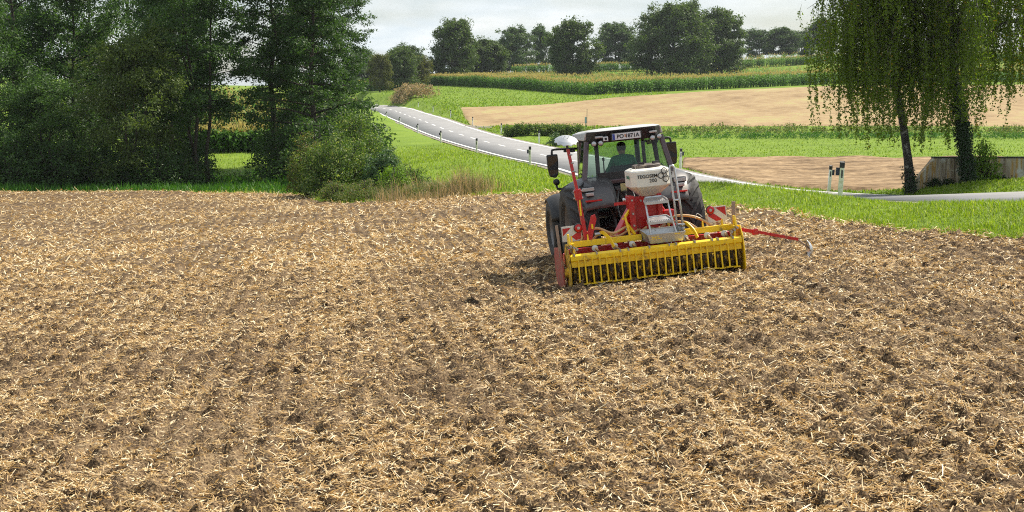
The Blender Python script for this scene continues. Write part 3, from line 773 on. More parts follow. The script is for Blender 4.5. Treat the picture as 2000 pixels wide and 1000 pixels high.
# ------------------------------------------------------------------ marker posts along the road
M['post_white'] = paint('post_white', (.82, .82, .80), .55, var=.06, scale=4, dirt=(.40, .42, .28), dirt_amt=.2, dirt_scale=6)
M['post_old'] = paint('post_weathered', (.72, .73, .60), .7, var=.12, scale=4, dirt=(.45, .47, .28), dirt_amt=.35, dirt_scale=7)
M['post_black'] = paint('post_black', (.018, .018, .02), .5, var=.2)
M['post_box'] = paint('post_box', (.012, .014, .045), .35, var=.2)
M['reflector'] = paint('post_reflector', (.06, .06, .065), .25, var=.2)
def marker_post_meshes(matname):
    sec = [(-.055, -.05), (.055, -.05), (.065, 0), (.03, .06), (-.03, .06), (-.065, 0)]
    a = MB().prism(sec, -.3, .86, 'XY').mesh('post', M[matname])
    c = MB()._add([(x*1.04, y*1.04, .862) for x, y in sec] + [(x*1.04, y*1.04, 1.03 - (.03 if y < 0 else 0)) for x, y in sec],
                  [tuple(range(6))[::-1], tuple(range(6, 12))] + [(i, (i+1) % 6, (i+1) % 6+6, i+6) for i in range(6)]).mesh('cap', M['post_black'])
    r = MB().box(-.022, .022, -.058, -.0505, .60, .80).mesh('reflector', M['reflector'])
    b = MB().box(-.15, -.068, -.035, .045, .66, .86).mesh('side_box', M['post_box'])
    b2 = MB().box(.068, .15, -.035, .045, .66, .86).mesh('side_box', M['post_box'])
    return a, c, r, b, b2
PM = marker_post_meshes('post_white'); PM2 = marker_post_meshes('post_old')
def post(u, off, label, side_box=0, old=False, tilt=0.0, kind='road marker posts'):
    P = road_pt(off)
    cs = np.array([1000 + FPX*p[0]/(p[1]*CP - (p[2]-CAMH)*SP) for p in P])
    i = np.where((cs[:-1]-u)*(cs[1:]-u) <= 0)[0][0]; t = (u-cs[i])/(cs[i+1]-cs[i])
    p = P[i]*(1-t) + P[i+1]*t
    e = empty('marker_post', (p[0], p[1], Hs(p[0], p[1])), (0, tilt, random.uniform(-.15, .15)))
    props(e, label, 'marker post', kind)
    m = PM2 if old else PM
    for k, nm in ((0, 'post'), (1, 'cap'), (2, 'reflector')): link(bpy.data.objects.new(nm, m[k]), e)
    if side_box: link(bpy.data.objects.new('side_box', m[3 if side_box < 0 else 4]), e)
    return e
near = [(1640, -.75, 'tall weathered marker post nearest the camera, on the grass right of the tractor', -1, True, .05),
        (1035, -.75, 'marker post on the near road edge closest to the tractor mirror', -1, True, 0),
        (931, -.75, 'second marker post left of the tractor on the near road edge', 0, True, 0),
        (861, -.75, 'third marker post left of the tractor on the near road edge', -1, True, 0),
        (816, -.75, 'fourth marker post left of the tractor on the near road edge', -1, False, 0),
        (781, -.75, 'fifth marker post left of the tractor on the near road edge', -1, False, 0),
        (755, -.75, 'farthest marker post on the near road edge, beside the bush tops', -1, False, 0)]
for a in near: post(a[0], a[1], a[2], a[3], a[4], a[5])
far = [(1619, RW+.8, 'smaller white marker post across the road, just left of the nearest weathered post', 1, .06),
       (1329, RW+.8, 'white marker post just right of the tractor mirror across the road', 1, .03),
       (1053, RW+.8, 'white marker post across the road left of the toothed disc', 0, .01),
       (979, RW+.8, 'white marker post across the road at the left end of the hedge', 0, .02),
       (923, RW+.8, 'white marker post at the field track across the road', 0, .02),
       (880, RW+.8, 'white marker post across the road left of the bare field corner', 0, .01),
       (846, RW+.8, 'white marker post across the road at the outside of the bend', 0, 0),
       (817, RW+.8, 'white marker post on the far side below the right end of the brown weeds', 0, 0),
       (783, RW+.8, 'farthest white marker post on the far side below the brown weeds', 0, 0)]
for a in far: post(a[0], a[1], a[2], a[3], False, a[4])

# pole with a small sign at the edge of the bare field
p = ground_at(1146, 149)
e = empty('pole_sign', p); props(e, 'thin pole with a small pale blue sign at the edge of the bare field', 'sign')
MB().tube([(0, 0, -.3), (.02, 0, 2.0)], .03, 6).build('pole', paint('pole_wood', (.13, .11, .09), .8), e)
MB().tube([(-.12, .05, -.3), (-.12, .05, 1.15)], .028, 6).build('support', paint('pole_grey', (.20, .20, .2), .6), e)
MB().box(-.2, -.03, -.06, -.035, .62, 1.22).build('plate', paint('sign_blue', (.30, .42, .50), .5), e)

# ------------------------------------------------------------------ concrete wall beside the birches
m, nt = newmat('stained_concrete')
o_ = N(nt, 'ShaderNodeOutputMaterial'); p_ = N(nt, 'ShaderNodeBsdfPrincipled'); p_.inputs['Roughness'].default_value = .9
tc = N(nt, 'ShaderNodeTexCoord'); mp = N(nt, 'ShaderNodeMapping'); mp.inputs['Scale'].default_value = (3.2, 3.2, .22)
n1 = N(nt, 'ShaderNodeTexNoise'); n1.inputs['Scale'].default_value = 1.6; n1.inputs['Detail'].default_value = 7
n2 = N(nt, 'ShaderNodeTexNoise'); n2.inputs['Scale'].default_value = 2.3; n2.inputs['Detail'].default_value = 6
nt.links.new(tc.outputs['Object'], mp.inputs[0]); nt.links.new(mp.outputs[0], n1.inputs['Vector']); nt.links.new(tc.outputs['Object'], n2.inputs['Vector'])
r1 = N(nt, 'ShaderNodeValToRGB'); el = r1.color_ramp.elements
for k in range(3): el.new(.5)
for e_, (ps, c) in zip(el, [(.32, (.05, .038, .028)), (.41, (.27, .20, .13)), (.49, (.46, .40, .32)), (.56, (.46, .26, .06)), (.68, (.56, .51, .43))]): e_.position = ps; e_.color = c4(c)
r2 = N(nt, 'ShaderNodeValToRGB'); r2.color_ramp.elements[0].position = .58; r2.color_ramp.elements[1].position = .68
mx = N(nt, 'ShaderNodeMixRGB'); mx.inputs[2].default_value = (.62, .60, .55, 1)
nt.links.new(n1.outputs['Fac'], r1.inputs[0]); nt.links.new(n2.outputs['Fac'], r2.inputs[0]); nt.links.new(r2.outputs[0], mx.inputs[0]); nt.links.new(r1.outputs[0], mx.inputs[1])
b_ = N(nt, 'ShaderNodeBump'); b_.inputs['Strength'].default_value = .3; b_.inputs['Distance'].default_value = .02
nt.links.new(n2.outputs['Fac'], b_.inputs['Height']); nt.links.new(b_.outputs[0], p_.inputs['Normal'])
nt.links.new(mx.outputs[0], p_.inputs['Base Color']); nt.links.new(p_.outputs[0], o_.inputs['Surface'])
M['concrete'] = m
p0 = ground_at(1788, 53.4)
wall = empty('concrete_wall', (p0[0], p0[1], p0[2]-.05), (0, 0, .02))
props(wall, 'low stained concrete wall with a slanted end behind the birch trunks', 'wall')
WH = 1.18
xs = [0, 2.55, 5.2, 7.9]
for k in range(3):
    a = xs[k] + (.008 if k else 0); b = xs[k+1] - .008
    poly = [(a, -.5), (b, -.5), (b, WH), (a if k else .62, WH)] if k else [(0, -.5), (b, -.5), (b, WH), (.62, WH), (0, .42)]
    MB().prism(poly, 0, .32, 'XZ').build('panel', M['concrete'], wall, bevel=.015)
MB().prism([(.60, WH+.004), (7.9, WH+.004), (7.9, WH+.05), (.62, WH+.05)], -.02, .34, 'XZ').build('coping', paint('mossy_coping', (.05, .045, .035), .95, var=.4), wall)
# ------------------------------------------------------------------ trees
def skeleton(rng, h, r0, base, prof, nlimb, lean=(0, 0), rise=.55, sub=3, stems=1, wob=.03, spread=0.0):
    """trunk and limbs as tubes; returns tube mesh builder, list of clump centres (with weights)"""
    mb = MB(); C = []; Wt = []
    for si in range(stems):
        sx = rng.normal(0, spread); sy = rng.normal(0, spread)
        pts = []; k = 9
        hh = h*(1 if si == 0 else rng.uniform(.8, .97))
        for i in range(k):
            t = i/(k-1); g = hh*t
            pts.append(np.array([lean[0]*g + sx*(1+1.8*t) + rng.normal(0, wob*h*.25)*(t > 0), lean[1]*g + sy*(1+1.8*t) + rng.normal(0, wob*h*.25)*(t > 0), g-.25*(i == 0)]))
        rr = r0*(1 if stems == 1 else .65)
        rad = [rr*(1-.88*i/(k-1))*(1.35 if i == 0 else 1) for i in range(k)]
        mb.tube(pts, rad, 8)
        pa = np.array(pts)
        nl = max(3, nlimb//stems)
        for j in range(nl):
            t = base + (.97-base)*(j+rng.random()*.8)/nl
            p = np.array([np.interp(t, np.linspace(0, 1, k), pa[:, q]) for q in range(3)])
            az = j*2.39996 + rng.normal(0, .4) + si*1.7
            q = (t-base)/(1-base)
            R = prof(q)*rng.uniform(.75, 1.15)
            el = rise*(.35+.9*q) + rng.normal(0, .12)
            d = np.array([math.cos(az)*math.cos(el), math.sin(az)*math.cos(el), math.sin(el)])
            m1 = p + d*R*.5 + [0, 0, R*.03]; m2 = p + d*R + rng.normal(0, .06*R, 3)
            lr = max(.012, rr*(1-.85*t)*.45)
            mb.tube([p, m1, m2], [lr, lr*.65, lr*.2], 5)
            C += [m2, p+(m2-p)*.78, p+(m2-p)*.55]; Wt += [1, .9, .75]
            for s_ in range(sub):
                f = rng.uniform(.35, .9); b = p+(m2-p)*f
                dd = unit(d*.7 + rng.normal(size=3)*np.array([.8, .8, .5])); e = b + dd*R*rng.uniform(.28, .5)
                mb.tube([b, e], [lr*.4, lr*.12], 4, caps=False)
                C += [e, (b+e)/2]; Wt += [.8, .6]
        C.append(pa[-1]); Wt.append(.8)
    return mb, np.array(C), np.array(Wt)
PROF = {'round': lambda q: math.sin(math.pi*min(1, .18+.80*q))**.7, 'cone': lambda q: (1-q)**.75*.95+.12, 'oval': lambda q: math.sin(math.pi*min(1, .28+.68*q))**.6,
        'spread': lambda q: (math.sin(math.pi*min(1, .30+.66*q))**.5), 'column': lambda q: .8+.2*math.sin(q*3)*(1-q)}
def make_tree(name, label, loc, h, rad, base=.25, prof='round', nlimb=26, clump=.9, nleaf=60, leaf=.16, mat='forest', bark='bark', seed=1, r0=None, stems=1, rise=.55, lean=(0, 0), sub=3, flat=.7, spread=0.0, rot=0.0, group=None, cat='tree', nmin=0):
    rng = np.random.default_rng(seed)
    pf = PROF[prof]
    mb, C, Wt = skeleton(rng, h, r0 or h*.018, base, lambda q: rad*pf(q), nlimb, lean, rise, sub, stems, spread=spread)
    k = C[:, 2] > h*base*.75
    C = C[k]; Wt = Wt[k]
    C = C + rng.normal(0, clump*.25, C.shape)
    R = clump*Wt*rng.uniform(.65, 1.25, len(C))
    V, F = clump_leaves(C, R, nleaf, leaf, leaf*.62, rng, flat)
    e = empty(name, loc, (0, 0, rot)); props(e, label, cat, group)
    mb.build('trunk', M[bark], e, smooth=True)
    obj_np('crown', V, F, M[mat], e)
    return e
def reuse(src, name, label, loc, scale, rot, group=None, cat='tree', mat=None):
    c = copy_tree(src); c.name = name; c.location = loc; c.scale = scale if isinstance(scale, tuple) else (scale,)*3; c.rotation_euler = (0, 0, rot)
    props(c, label, cat)
    if group: c['group'] = group
    elif 'group' in c: del c['group']
    if mat:
        for ch in c.children:
            if ch.name.startswith('crown'):
                ch.material_slots[0].link = 'OBJECT'; ch.material_slots[0].material = M[mat]
    return c
WOOD = 'trees of the wood left of the field'
def G(u, Y): return ground_at(u, Y)
# the wood on the left, front row
t_alder = make_tree('alder_tree', 'dark several-stemmed alder just left of the gap in the wood', G(398, 84), 14.5, 2.7, .27, 'column', 56, .85, 56, .17, 'alder', seed=101, stems=3, spread=.28, r0=.17, rise=.25, flat=.5, group=WOOD)
t_alder2 = make_tree('alder_tree', 'tall dark alder with a bare trunk just right of the gap in the wood', G(536, 88), 15.5, 2.3, .32, 'column', 50, .85, 56, .17, 'alder', seed=102, r0=.20, rise=.2, flat=.45, group=WOOD)
t_cone = make_tree('alder_tree', 'dark conical alder at the right end of the wood', G(617, 86), 13.2, 3.1, .06, 'cone', 60, .85, 56, .17, 'alder', seed=103, r0=.19, rise=.22, flat=.45, group=WOOD)
t_willow = make_tree('willow_tree', 'rounded yellow-green willow in the middle of the wood', G(268, 81), 7.9, 2.9, .05, 'round', 44, .8, 64, .15, 'willow', seed=104, stems=3, spread=.35, r0=.12, rise=.75, group=WOOD)
t_thin = make_tree('ash_tree', 'tall tree with a bare leaning trunk and open crown near the left edge', G(22, 90), 15.5, 3.4, .42, 'round', 26, .85, 44, .19, 'forest', seed=105, r0=.20, lean=(.03, 0), group=WOOD)
t_mid = make_tree('ash_tree', 'broad dark tree between the bare-trunked tree and the willow', G(150, 90), 12.5, 3.6, .15, 'oval', 52, .95, 56, .19, 'forest', seed=106, r0=.18, group=WOOD)
t_light = make_tree('ash_tree', 'light green open-crowned tree behind the willow', G(262, 108), 15.5, 4.0, .40, 'round', 26, .95, 44, .21, 'bright', seed=107, r0=.2, group=WOOD)
t_back = reuse(t_mid, 'ash_tree', 'dark tree behind the willow and the alder', G(345, 100), (1.0, 1.0, 1.25), 2.1, WOOD)
reuse(t_mid, 'ash_tree', 'dark bushy tree at the left edge of the picture', G(-40, 84), (.9, .9, .82), 4.0, WOOD)
reuse(t_willow, 'willow_tree', 'low dark willow in front of the bare leaning trunk', G(85, 82), (.95, .95, .72), 1.3, WOOD, mat='forest')
reuse(t_cone, 'alder_tree', 'slim dark alder behind the tall bare-trunked alder', G(575, 104), (.85, .85, 1.25), 1.9, WOOD)
reuse(t_alder2, 'alder_tree', 'dark alder closing the wood behind the conical one', G(655, 102), (.95, .95, .80), 2.6, WOOD)
reuse(t_alder, 'alder_tree', 'dark alder standing behind the willow on its right', G(320, 93), (.8, .8, .95), 2.2, WOOD)
reuse(t_thin, 'ash_tree', 'slender tree behind the broad dark tree', G(190, 106), (.9, .9, 1.0), 3.0, WOOD, mat='bright')
reuse(t_mid, 'ash_tree', 'tree filling the back of the wood at the far left', G(40, 112), (1.1, 1.1, 1.15), 5.0, WOOD)
# undergrowth at the foot of the wood
UG = 'undergrowth shrubs at the foot of the wood'
def make_bush(name, label, loc, h, rad, mat, seed, clump=.5, nleaf=60, leaf=.12, n=22, group=None, rot=0):
    rng = np.random.default_rng(seed); mb = MB(); C = []
    for j in range(n):
        az = j*2.39996; q = math.sqrt((j+.5)/n); rr = rad*q*rng.uniform(.8, 1.1)*.85
        top = h*(1-.62*q**2.2)*rng.uniform(.78, 1.08)
        p = np.array([math.cos(az)*rr, math.sin(az)*rr, top-clump*.5])
        b = np.array([math.cos(az)*rr*.15, math.sin(az)*rr*.15, -.15])
        mb.tube([b, b*.4+p*.6+[0, 0, .1*h], p], [.035, .022, .008], 5)
        k = max(2, int(top/clump*.9))
        for s_ in range(k): C.append(p*[1, 1, 0] + [rng.normal(0, .12), rng.normal(0, .12), .22*clump + (p[2])*(s_+.6)/k])
    C = np.array(C); R = clump*rng.uniform(.6, 1.15, len(C))
    V, F = clump_leaves(C, R, nleaf, leaf, leaf*.62, rng, .8)
    e = empty(name, loc, (0, 0, rot)); props(e, label, 'bush', group)
    mb.build('stems', M['bark'], e, smooth=True); obj_np('crown', V, F, M[mat], e)
    return e
ug = make_bush('shrub', 'dark shrub at the foot of the wood, at the left edge of the picture', G(15, 79.5), 3.4, 2.0, 'forest', 120, .6, 60, .15, 20, UG)
for k, (u, Y, s_, lb, mt) in enumerate([(105, 80, (1, 1, .9), 'dark shrub at the foot of the wood, second from the left edge', None), (185, 81.5, (.95, .95, .75), 'dark shrub in front of the broad dark tree', 'alder'),
        (345, 81, (.9, .9, .62), 'low dark shrub between the willow and the several-stemmed alder', 'alder'), (462, 90, (.8, .8, .22), 'low shrub in the shade of the gap in the wood', None),
        (552, 85, (1.15, 1.15, .85), 'dark shrub under the tall alder right of the gap', 'alder'), (238, 79.8, (.8, .8, .45), 'low shrub in front of the willow', None),
        (625, 80, (1.2, 1.2, 1.15), 'tall dark shrub behind the yellowish corner bush', 'alder'), (690, 86, (1.25, 1.25, 1.15), 'tall dark shrub under the right end of the wood', 'alder'), (300, 80, (.9, .9, .8), 'dark shrub right in front of the willow', 'alder'), (50, 83, (1.1, 1.1, 1.2), 'tall dark shrub under the bare leaning trunk', 'alder'), (140, 84, (1.2, 1.2, 1.15), 'tall dark shrub under the broad dark tree', 'alder'), (375, 84, (.9, .9, .85), 'dark shrub under the several-stemmed alder', 'alder'),
        (0, 98, (1.5, 1.5, 1.3), 'dark thicket deep in the wood at the left edge', 'alder'), (80, 99, (1.5, 1.5, 1.3), 'dark thicket deep in the wood behind the low willow', 'alder'), (165, 99, (1.5, 1.5, 1.35), 'dark thicket deep in the wood behind the broad tree', 'alder'), (250, 98, (1.5, 1.5, 1.2), 'dark thicket deep in the wood behind the willow', 'alder'), (325, 98, (1.5, 1.5, 1.3), 'dark thicket deep in the wood behind the alder stems', 'alder'), (368, 99, (1.0, 1.0, 1.25), 'dark thicket at the left side of the gap', 'alder'), (555, 99, (1.2, 1.2, 1.4), 'dark thicket at the right side of the gap', 'alder'), (630, 98, (1.5, 1.5, 1.5), 'dark thicket behind the conical alder', 'alder'), (695, 97, (1.3, 1.3, 1.4), 'dark thicket behind the tall corner bush', 'alder')]):
    reuse(ug, 'shrub', lb, G(u, Y), s_, k*1.3, UG, 'bush', mt)
# the bushes at the corner of the field
FB = 'bushes at the corner of the field'
make_bush('bush', 'large pale-flecked green bush at the corner of the field', G(658, 67), 2.95, 2.15, 'bush', 131, .52, 150, .10, 46, FB)
make_bush('bush', 'yellowish bush on the left flank of the corner bushes', G(608, 68.5), 2.9, 1.1, 'bush_yellow', 132, .36, 110, .085, 22, FB)
make_bush('bush', 'tall green bush behind the corner bushes, reaching the road', G(696, 75), 3.6, 1.85, 'bush', 133, .55, 130, .11, 32, FB)
make_bush('bush', 'blue-green shrub on the right flank of the corner bushes', G(752, 66), 2.1, 1.0, 'bush_blue', 134, .36, 110, .11, 20, FB)
make_bush('bush', 'small light yellow-green shrub in front of the corner bushes', G(776, 59.6), 1.45, .75, 'sprout', 135, .30, 80, .075, 18, FB)
make_bush('bush', 'small dark green shrub in the dry grass beside the corner bushes', G(806, 61.5), 1.35, .75, 'bush', 136, .28, 80, .07, 18, FB)
make_bush('bush', 'low grey-green bush in front of the large corner bush', G(660, 61.8), 1.0, .95, 'weed', 137, .28, 80, .07, 18, FB)
make_bush('bush', 'low weedy bush left of the yellow-green shrub at the field corner', G(712, 60.5), .95, .9, 'weed', 139, .28, 80, .07, 18, FB)
make_bush('bush', 'low weedy bush between the dry grass and the small dark shrub', G(845, 58.5), .62, .9, 'weed', 145, .22, 50, .06, 18, FB)
make_bush('bush', 'lone green bush by the road in line with the toothed disc', G(1085, 116), 1.25, .75, 'bush_blue', 138, .35, 50, .11, 12)
# clipped hedge across the road
rng = np.random.default_rng(140)
hp0, hp1 = at(985, 266, 141), at(1135, 268, 141); hn = 260
t = rng.random(hn); C = np.stack([hp0[0]+(hp1[0]-hp0[0])*t, hp0[1]+(hp1[1]-hp0[1])*t+rng.normal(0, .35, hn), np.zeros(hn)], 1)
C[:, 2] = H(C[:, 0], C[:, 1]) + rng.uniform(.15, .95, hn)
org = np.array([(hp0[0]+hp1[0])/2, 141, Hs((hp0[0]+hp1[0])/2, 141)])
V, F = clump_leaves(C-org, rng.uniform(.25, .5, hn), 42, .16, .1, rng, .9)
he = empty('hedge', org); props(he, 'low dark hedge across the road above the tractor roof', 'hedge')
obj_np('foliage', V, F, M['bush'], he)
mbh = MB()
for k in range(24):
    q = (k+.5)/24; xx = hp0[0]+(hp1[0]-hp0[0])*q; zz = Hs(xx, 141)-org[2]
    mbh.tube([(xx-org[0], 0, zz-.2), (xx-org[0]+.1, .05, zz+.8)], [.03, .015], 5)
mbh.build('stems', M['bark'], he)

# ------------------------------------------------------------------ trees on the hill
HT = 'field trees on the hill'
far_a = make_tree('field_tree', 'tall rounded tree with a forked trunk left on the hill', G(878, 368), 14.4, 5.6, .10, 'oval', 52, 1.6, 60, .52, 'far_leaf', seed=201, r0=.42, stems=2, spread=.35, group=HT)
far_b = make_tree('field_tree', 'tall tree with a leaning bare trunk in front of the maize ridge', G(1120, 372), 13.6, 5.8, .16, 'round', 52, 1.6, 60, .52, 'far_leaf', seed=202, r0=.38, lean=(-.03, 0), group=HT)
far_c = make_tree('field_tree', 'largest broad dome-shaped tree on the hill', G(1316, 366), 15.6, 9.0, .10, 'spread', 80, 2.0, 66, .56, 'far_leaf', seed=203, r0=.62, rise=.6, group=HT)
far_d = make_tree('field_tree', 'rounded tree right beside the broad dome-shaped tree', G(1405, 378), 15.4, 6.4, .10, 'oval', 56, 1.7, 60, .54, 'far_leaf', seed=204, r0=.40, group=HT)
far_e = make_tree('field_tree', 'open-crowned greyish tree on the ridge with sky showing through', G(1012, 445), 12.6, 5.4, .14, 'round', 36, 1.5, 52, .5, 'far_leaf_c', seed=205, r0=.35, stems=2, spread=.5, group=HT)
far_s = make_tree('field_tree', 'small dark crab tree above the brown weeds', G(784, 338), 7.4, 4.2, .20, 'spread', 36, 1.2, 60, .4, 'far_leaf', seed=206, r0=.24, group=HT)
reuse(far_s, 'field_tree', 'small yellowish tree right of the crab tree above the brown weeds', G(815, 346), (.75, .75, .78), 2.0, HT, mat='far_leaf_b')
reuse(far_s, 'field_tree', 'small leaning tree left of the brown weeds by the road bend', G(742, 318), (.55, .55, .85), 1.1, HT, mat='far_leaf_b')
reuse(far_e, 'field_tree', 'tree with dead twigs at its top behind the crab tree', G(800, 385), (.8, .8, .83), 2.5, HT)
reuse(far_b, 'field_tree', 'bushy tree between the forked tree and the open-crowned tree', G(945, 380), (.92, .92, .72), 2.3, HT)
reuse(far_d, 'field_tree', 'low dark tree hugging the forked tree on its right', G(912, 384), (.6, .6, .55), 1.3, HT)
reuse(far_e, 'field_tree', 'narrow open tree on the ridge left of the leaning tree', G(1066, 455), (.72, .72, 1.0), 1.2, HT)
reuse(far_e, 'field_tree', 'small open tree on the ridge right of the forked tree', G(985, 450), (.8, .8, .78), 3.2, HT)
reuse(far_a, 'field_tree', 'blue-grey tree on the ridge left of the broad dome-shaped tree', G(1203, 450), (1.15, 1.15, .86), 1.9, HT, mat='far_leaf_c')
reuse(far_d, 'field_tree', 'narrow tree between the dome-shaped tree and its neighbour', G(1374, 392), (.6, .6, .92), 2.9, HT)
reuse(far_e, 'field_tree', 'ridge tree just right of the big pair of trees', G(1484, 490), (1.0, 1.0, .70), 2.2, HT)
reuse(far_a, 'field_tree', 'ridge tree second right of the big pair of trees', G(1535, 492), (1.05, 1.05, .60), 4.0, HT, mat='far_leaf_c')
reuse(far_d, 'field_tree', 'ridge tree at the edge of the birch foliage', G(1606, 500), (.8, .8, .68), .6, HT, mat='far_leaf_c')
reuse(far_e, 'field_tree', 'dim ridge tree third right of the big pair of trees', G(1560, 497), (.75, .75, .62), 5.2, HT)
far_k = make_tree('spruce_tree', 'small dark cone-shaped tree in front of the ridge trees', G(1577, 436), 8.0, 2.5, .12, 'cone', 30, .7, 40, .34, 'far_leaf_c', seed=207, r0=.16, rise=.15, group=HT)
reuse(far_d, 'field_tree', 'blue-grey tree behind the wood at the road bend', G(706, 400), (.9, .9, .62), 2.2, HT, mat='far_leaf_c')
reuse(far_a, 'field_tree', 'blue-grey tree left of the small trees at the road bend', G(748, 410), (.95, .95, .58), .7, HT, mat='far_leaf_c')
reuse(far_b, 'field_tree', 'ridge tree behind the hanging birch twigs', G(1720, 500), (1.1, 1.1, .8), 1.5, HT, mat='far_leaf_c')
reuse(far_d, 'field_tree', 'ridge tree right behind the birch crown', G(1850, 505), (1.0, 1.0, .72), 2.5, HT, mat='far_leaf_c')
fb = make_bush('hill_bush', 'round bush beside the leaning tree on the hill', G(1147, 376), 3.1, 2.2, 'far_leaf', 210, .8, 50, .36, 12, 'small bushes on the hill')
reuse(fb, 'hill_bush', 'small bush left of the leaning tree on the hill', G(1075, 374), (.75, .75, .6), 1, 'small bushes on the hill', 'bush')
reuse(fb, 'hill_bush', 'small bush left of the broad dome-shaped tree', G(1195, 378), (.55, .55, .95), 2, 'small bushes on the hill', 'bush')
reuse(fb, 'hill_bush', 'thin bush under the left side of the broad dome-shaped tree', G(1262, 372), (.6, .6, .75), 3, 'small bushes on the hill', 'bush', 'far_leaf_b')
reuse(fb, 'hill_bush', 'bush under the right side of the broad dome-shaped tree', G(1357, 376), (.7, .7, .65), 4, 'small bushes on the hill', 'bush')

# ------------------------------------------------------------------ weeping birches
def birch(label, loc, h, rad, seed, mat, nl, lean, ivy=(0, 0), minz=2.0, r0=.17, r_in=.15, nstrand=9, group='weeping birches beside the wall'):
    rng = np.random.default_rng(seed); mb = MB(); LP = []; LN = []
    k = 10
    pts = np.array([[lean[0]*min(h*(i/(k-1)), 3.6) - .02*max(0, h*i/(k-1)-3.6) + .05*math.sin(i*.9+seed), lean[1]*h*(i/(k-1)) + rng.normal(0, .04), h*i/(k-1) - (.3 if i == 0 else 0)] for i in range(k)])
    mb.tube(pts, [r0*(1-.85*i/(k-1))*(1.3 if i == 0 else 1) for i in range(k)], 10)
    for j in range(nl):
        t = .30 + .66*(j+.5)/nl
        p = np.array([np.interp(t, np.linspace(0, 1, k), pts[:, q]) for q in range(3)])
        az = j*2.39996 + rng.normal(0, .25); R = rad*(.55+.6*math.sin(math.pi*min(1, .15+.8*t)))*rng.uniform(.7, 1.15)
        d = np.array([math.cos(az), math.sin(az), 0]); ups = R*rng.uniform(.35, .75)
        arch = [p, p+d*R*.35+[0, 0, ups*.7], p+d*R*.7+[0, 0, ups*.85], p+d*R+[0, 0, ups*.55]]
        lr = r0*(1-.8*t)*.42
        mb.tube(arch, [lr, lr*.7, lr*.4, lr*.12], 5)
        arch = np.array(arch)
        for s_ in range(nstrand):
            f = rng.uniform(.22, 1.0); b = np.array([np.interp(f, [0, .35, .7, 1], arch[:, q]) for q in range(3)])
            b = b + rng.normal(0, .16, 3)*[1, 1, .5]
            L = rng.uniform(.8, 4.2); L = min(L, b[2]-minz-1.9*rng.random()**1.5)
            if L < .5: continue
            sway = rng.normal(0, .12, 2); n = int(L/.033)
            q = np.sort(rng.random(n)); q2 = q**.85
            line = b[None] + np.stack([sway[0]*q2*L*.5 + d[0]*.12*np.sin(q2*3), sway[1]*q2*L*.5 + d[1]*.12*np.sin(q2*3), -q2*L], 1)
            mb.tube([b, line[n//2], line[-1]], [.006, .004, .002], 3, caps=False)
            LP.append(line + rng.normal(0, .042, (n, 3))*[1, 1, .4]); LN.append(unit(rng.normal(size=(n, 3)) + [0, 0, .1]))
    P = np.vstack(LP); Nn = np.vstack(LN)
    V, F = leaf_quads(P, Nn, 0.10*rng.uniform(.6, 1.25, len(P)), .066*rng.uniform(.6, 1.25, len(P)), rng)
    e = empty('birch_tree', loc); props(e, label, 'tree', group)
    mb.build('trunk', M['birch_bark'], e, smooth=True); obj_np('crown', V, F, M[mat], e)
    if ivy[1]:
        n = 3600 if ivy[1] > 2 else 420
        q = rng.uniform(ivy[0], ivy[1], n)*rng.random(n)**.25; a = rng.random(n)*6.283
        c = np.stack([np.interp(q/h, np.linspace(0, 1, k), pts[:, w]) for w in range(3)], 1)
        rr = r0*(1.15-.7*q/h) + rng.random(n)**2*.16
        dirs = np.stack([np.cos(a), np.sin(a), rng.normal(0, .2, n)], 1)
        V, F = leaf_quads(c+dirs*rr[:, None], unit(dirs+rng.normal(0, .35, (n, 3))), .085, .07, rng)
        obj_np('ivy', V, F, M['ivy'], e)
    return e
b1 = G(1783, 52.3); b2 = G(1893, 51.5)
birch('white-barked weeping birch left of the concrete wall', b1, 10.5, 2.4, 301, 'birch_leaf', 60, (-.19, .01), (0, 1.0), 1.5, .16, nstrand=17)
birch('ivy-clad weeping birch in front of the concrete wall', b2, 12.5, 3.6, 302, 'birch_leaf', 66, (-.19, .0), (0, 3.6), 1.3, .18, nstrand=17)
birch('yellowing weeping birch at the right edge of the picture', G(2075, 56), 12.0, 3.6, 303, 'birch_leaf_y', 60, (-.06, 0), (0, 0), 2.9, .19, nstrand=18)
make_bush('sapling', 'bright yellow-green sapling in front of the concrete wall', G(1921, 52.6), 1.65, .45, 'sprout', 311, .28, 60, .085, 14)
make_bush('low_shrub', 'dark low shrub at the foot of the concrete wall', G(1948, 52.9), .42, .95, 'ivy', 312, .2, 60, .07, 16)
make_bush('low_shrub', 'dark low shrub between the two birch trunks at the wall', G(1838, 53), .35, .6, 'ivy', 313, .18, 50, .07, 10)

# ------------------------------------------------------------------ farm building hidden behind the wood
g = at(232, 94, 150); hz = Hs(g[0], 150)
hb = empty('farm_building', (g[0], 150, hz), (0, 0, .15)); props(hb, 'dark roof of a farm building just showing above the willow', 'building')
RZ = float(g[2]-hz)
MB().box(-5, 5, 0, 8, -.3, RZ-2.6).build('wall', paint('render_wall', (.45, .42, .36), .9), hb)
MB()._add([(-5.4, -.6, RZ-2.7), (5.4, -.6, RZ-2.7), (5.4, 4, RZ), (-5.4, 4, RZ), (-5.4, 8.6, RZ-2.7), (5.4, 8.6, RZ-2.7)], [(0, 1, 2, 3), (3, 2, 5, 4), (0, 3, 4), (1, 5, 2), (0, 4, 5, 1)]).build('roof', paint('slate_roof', (.06, .055, .055), .8, var=.2), hb)
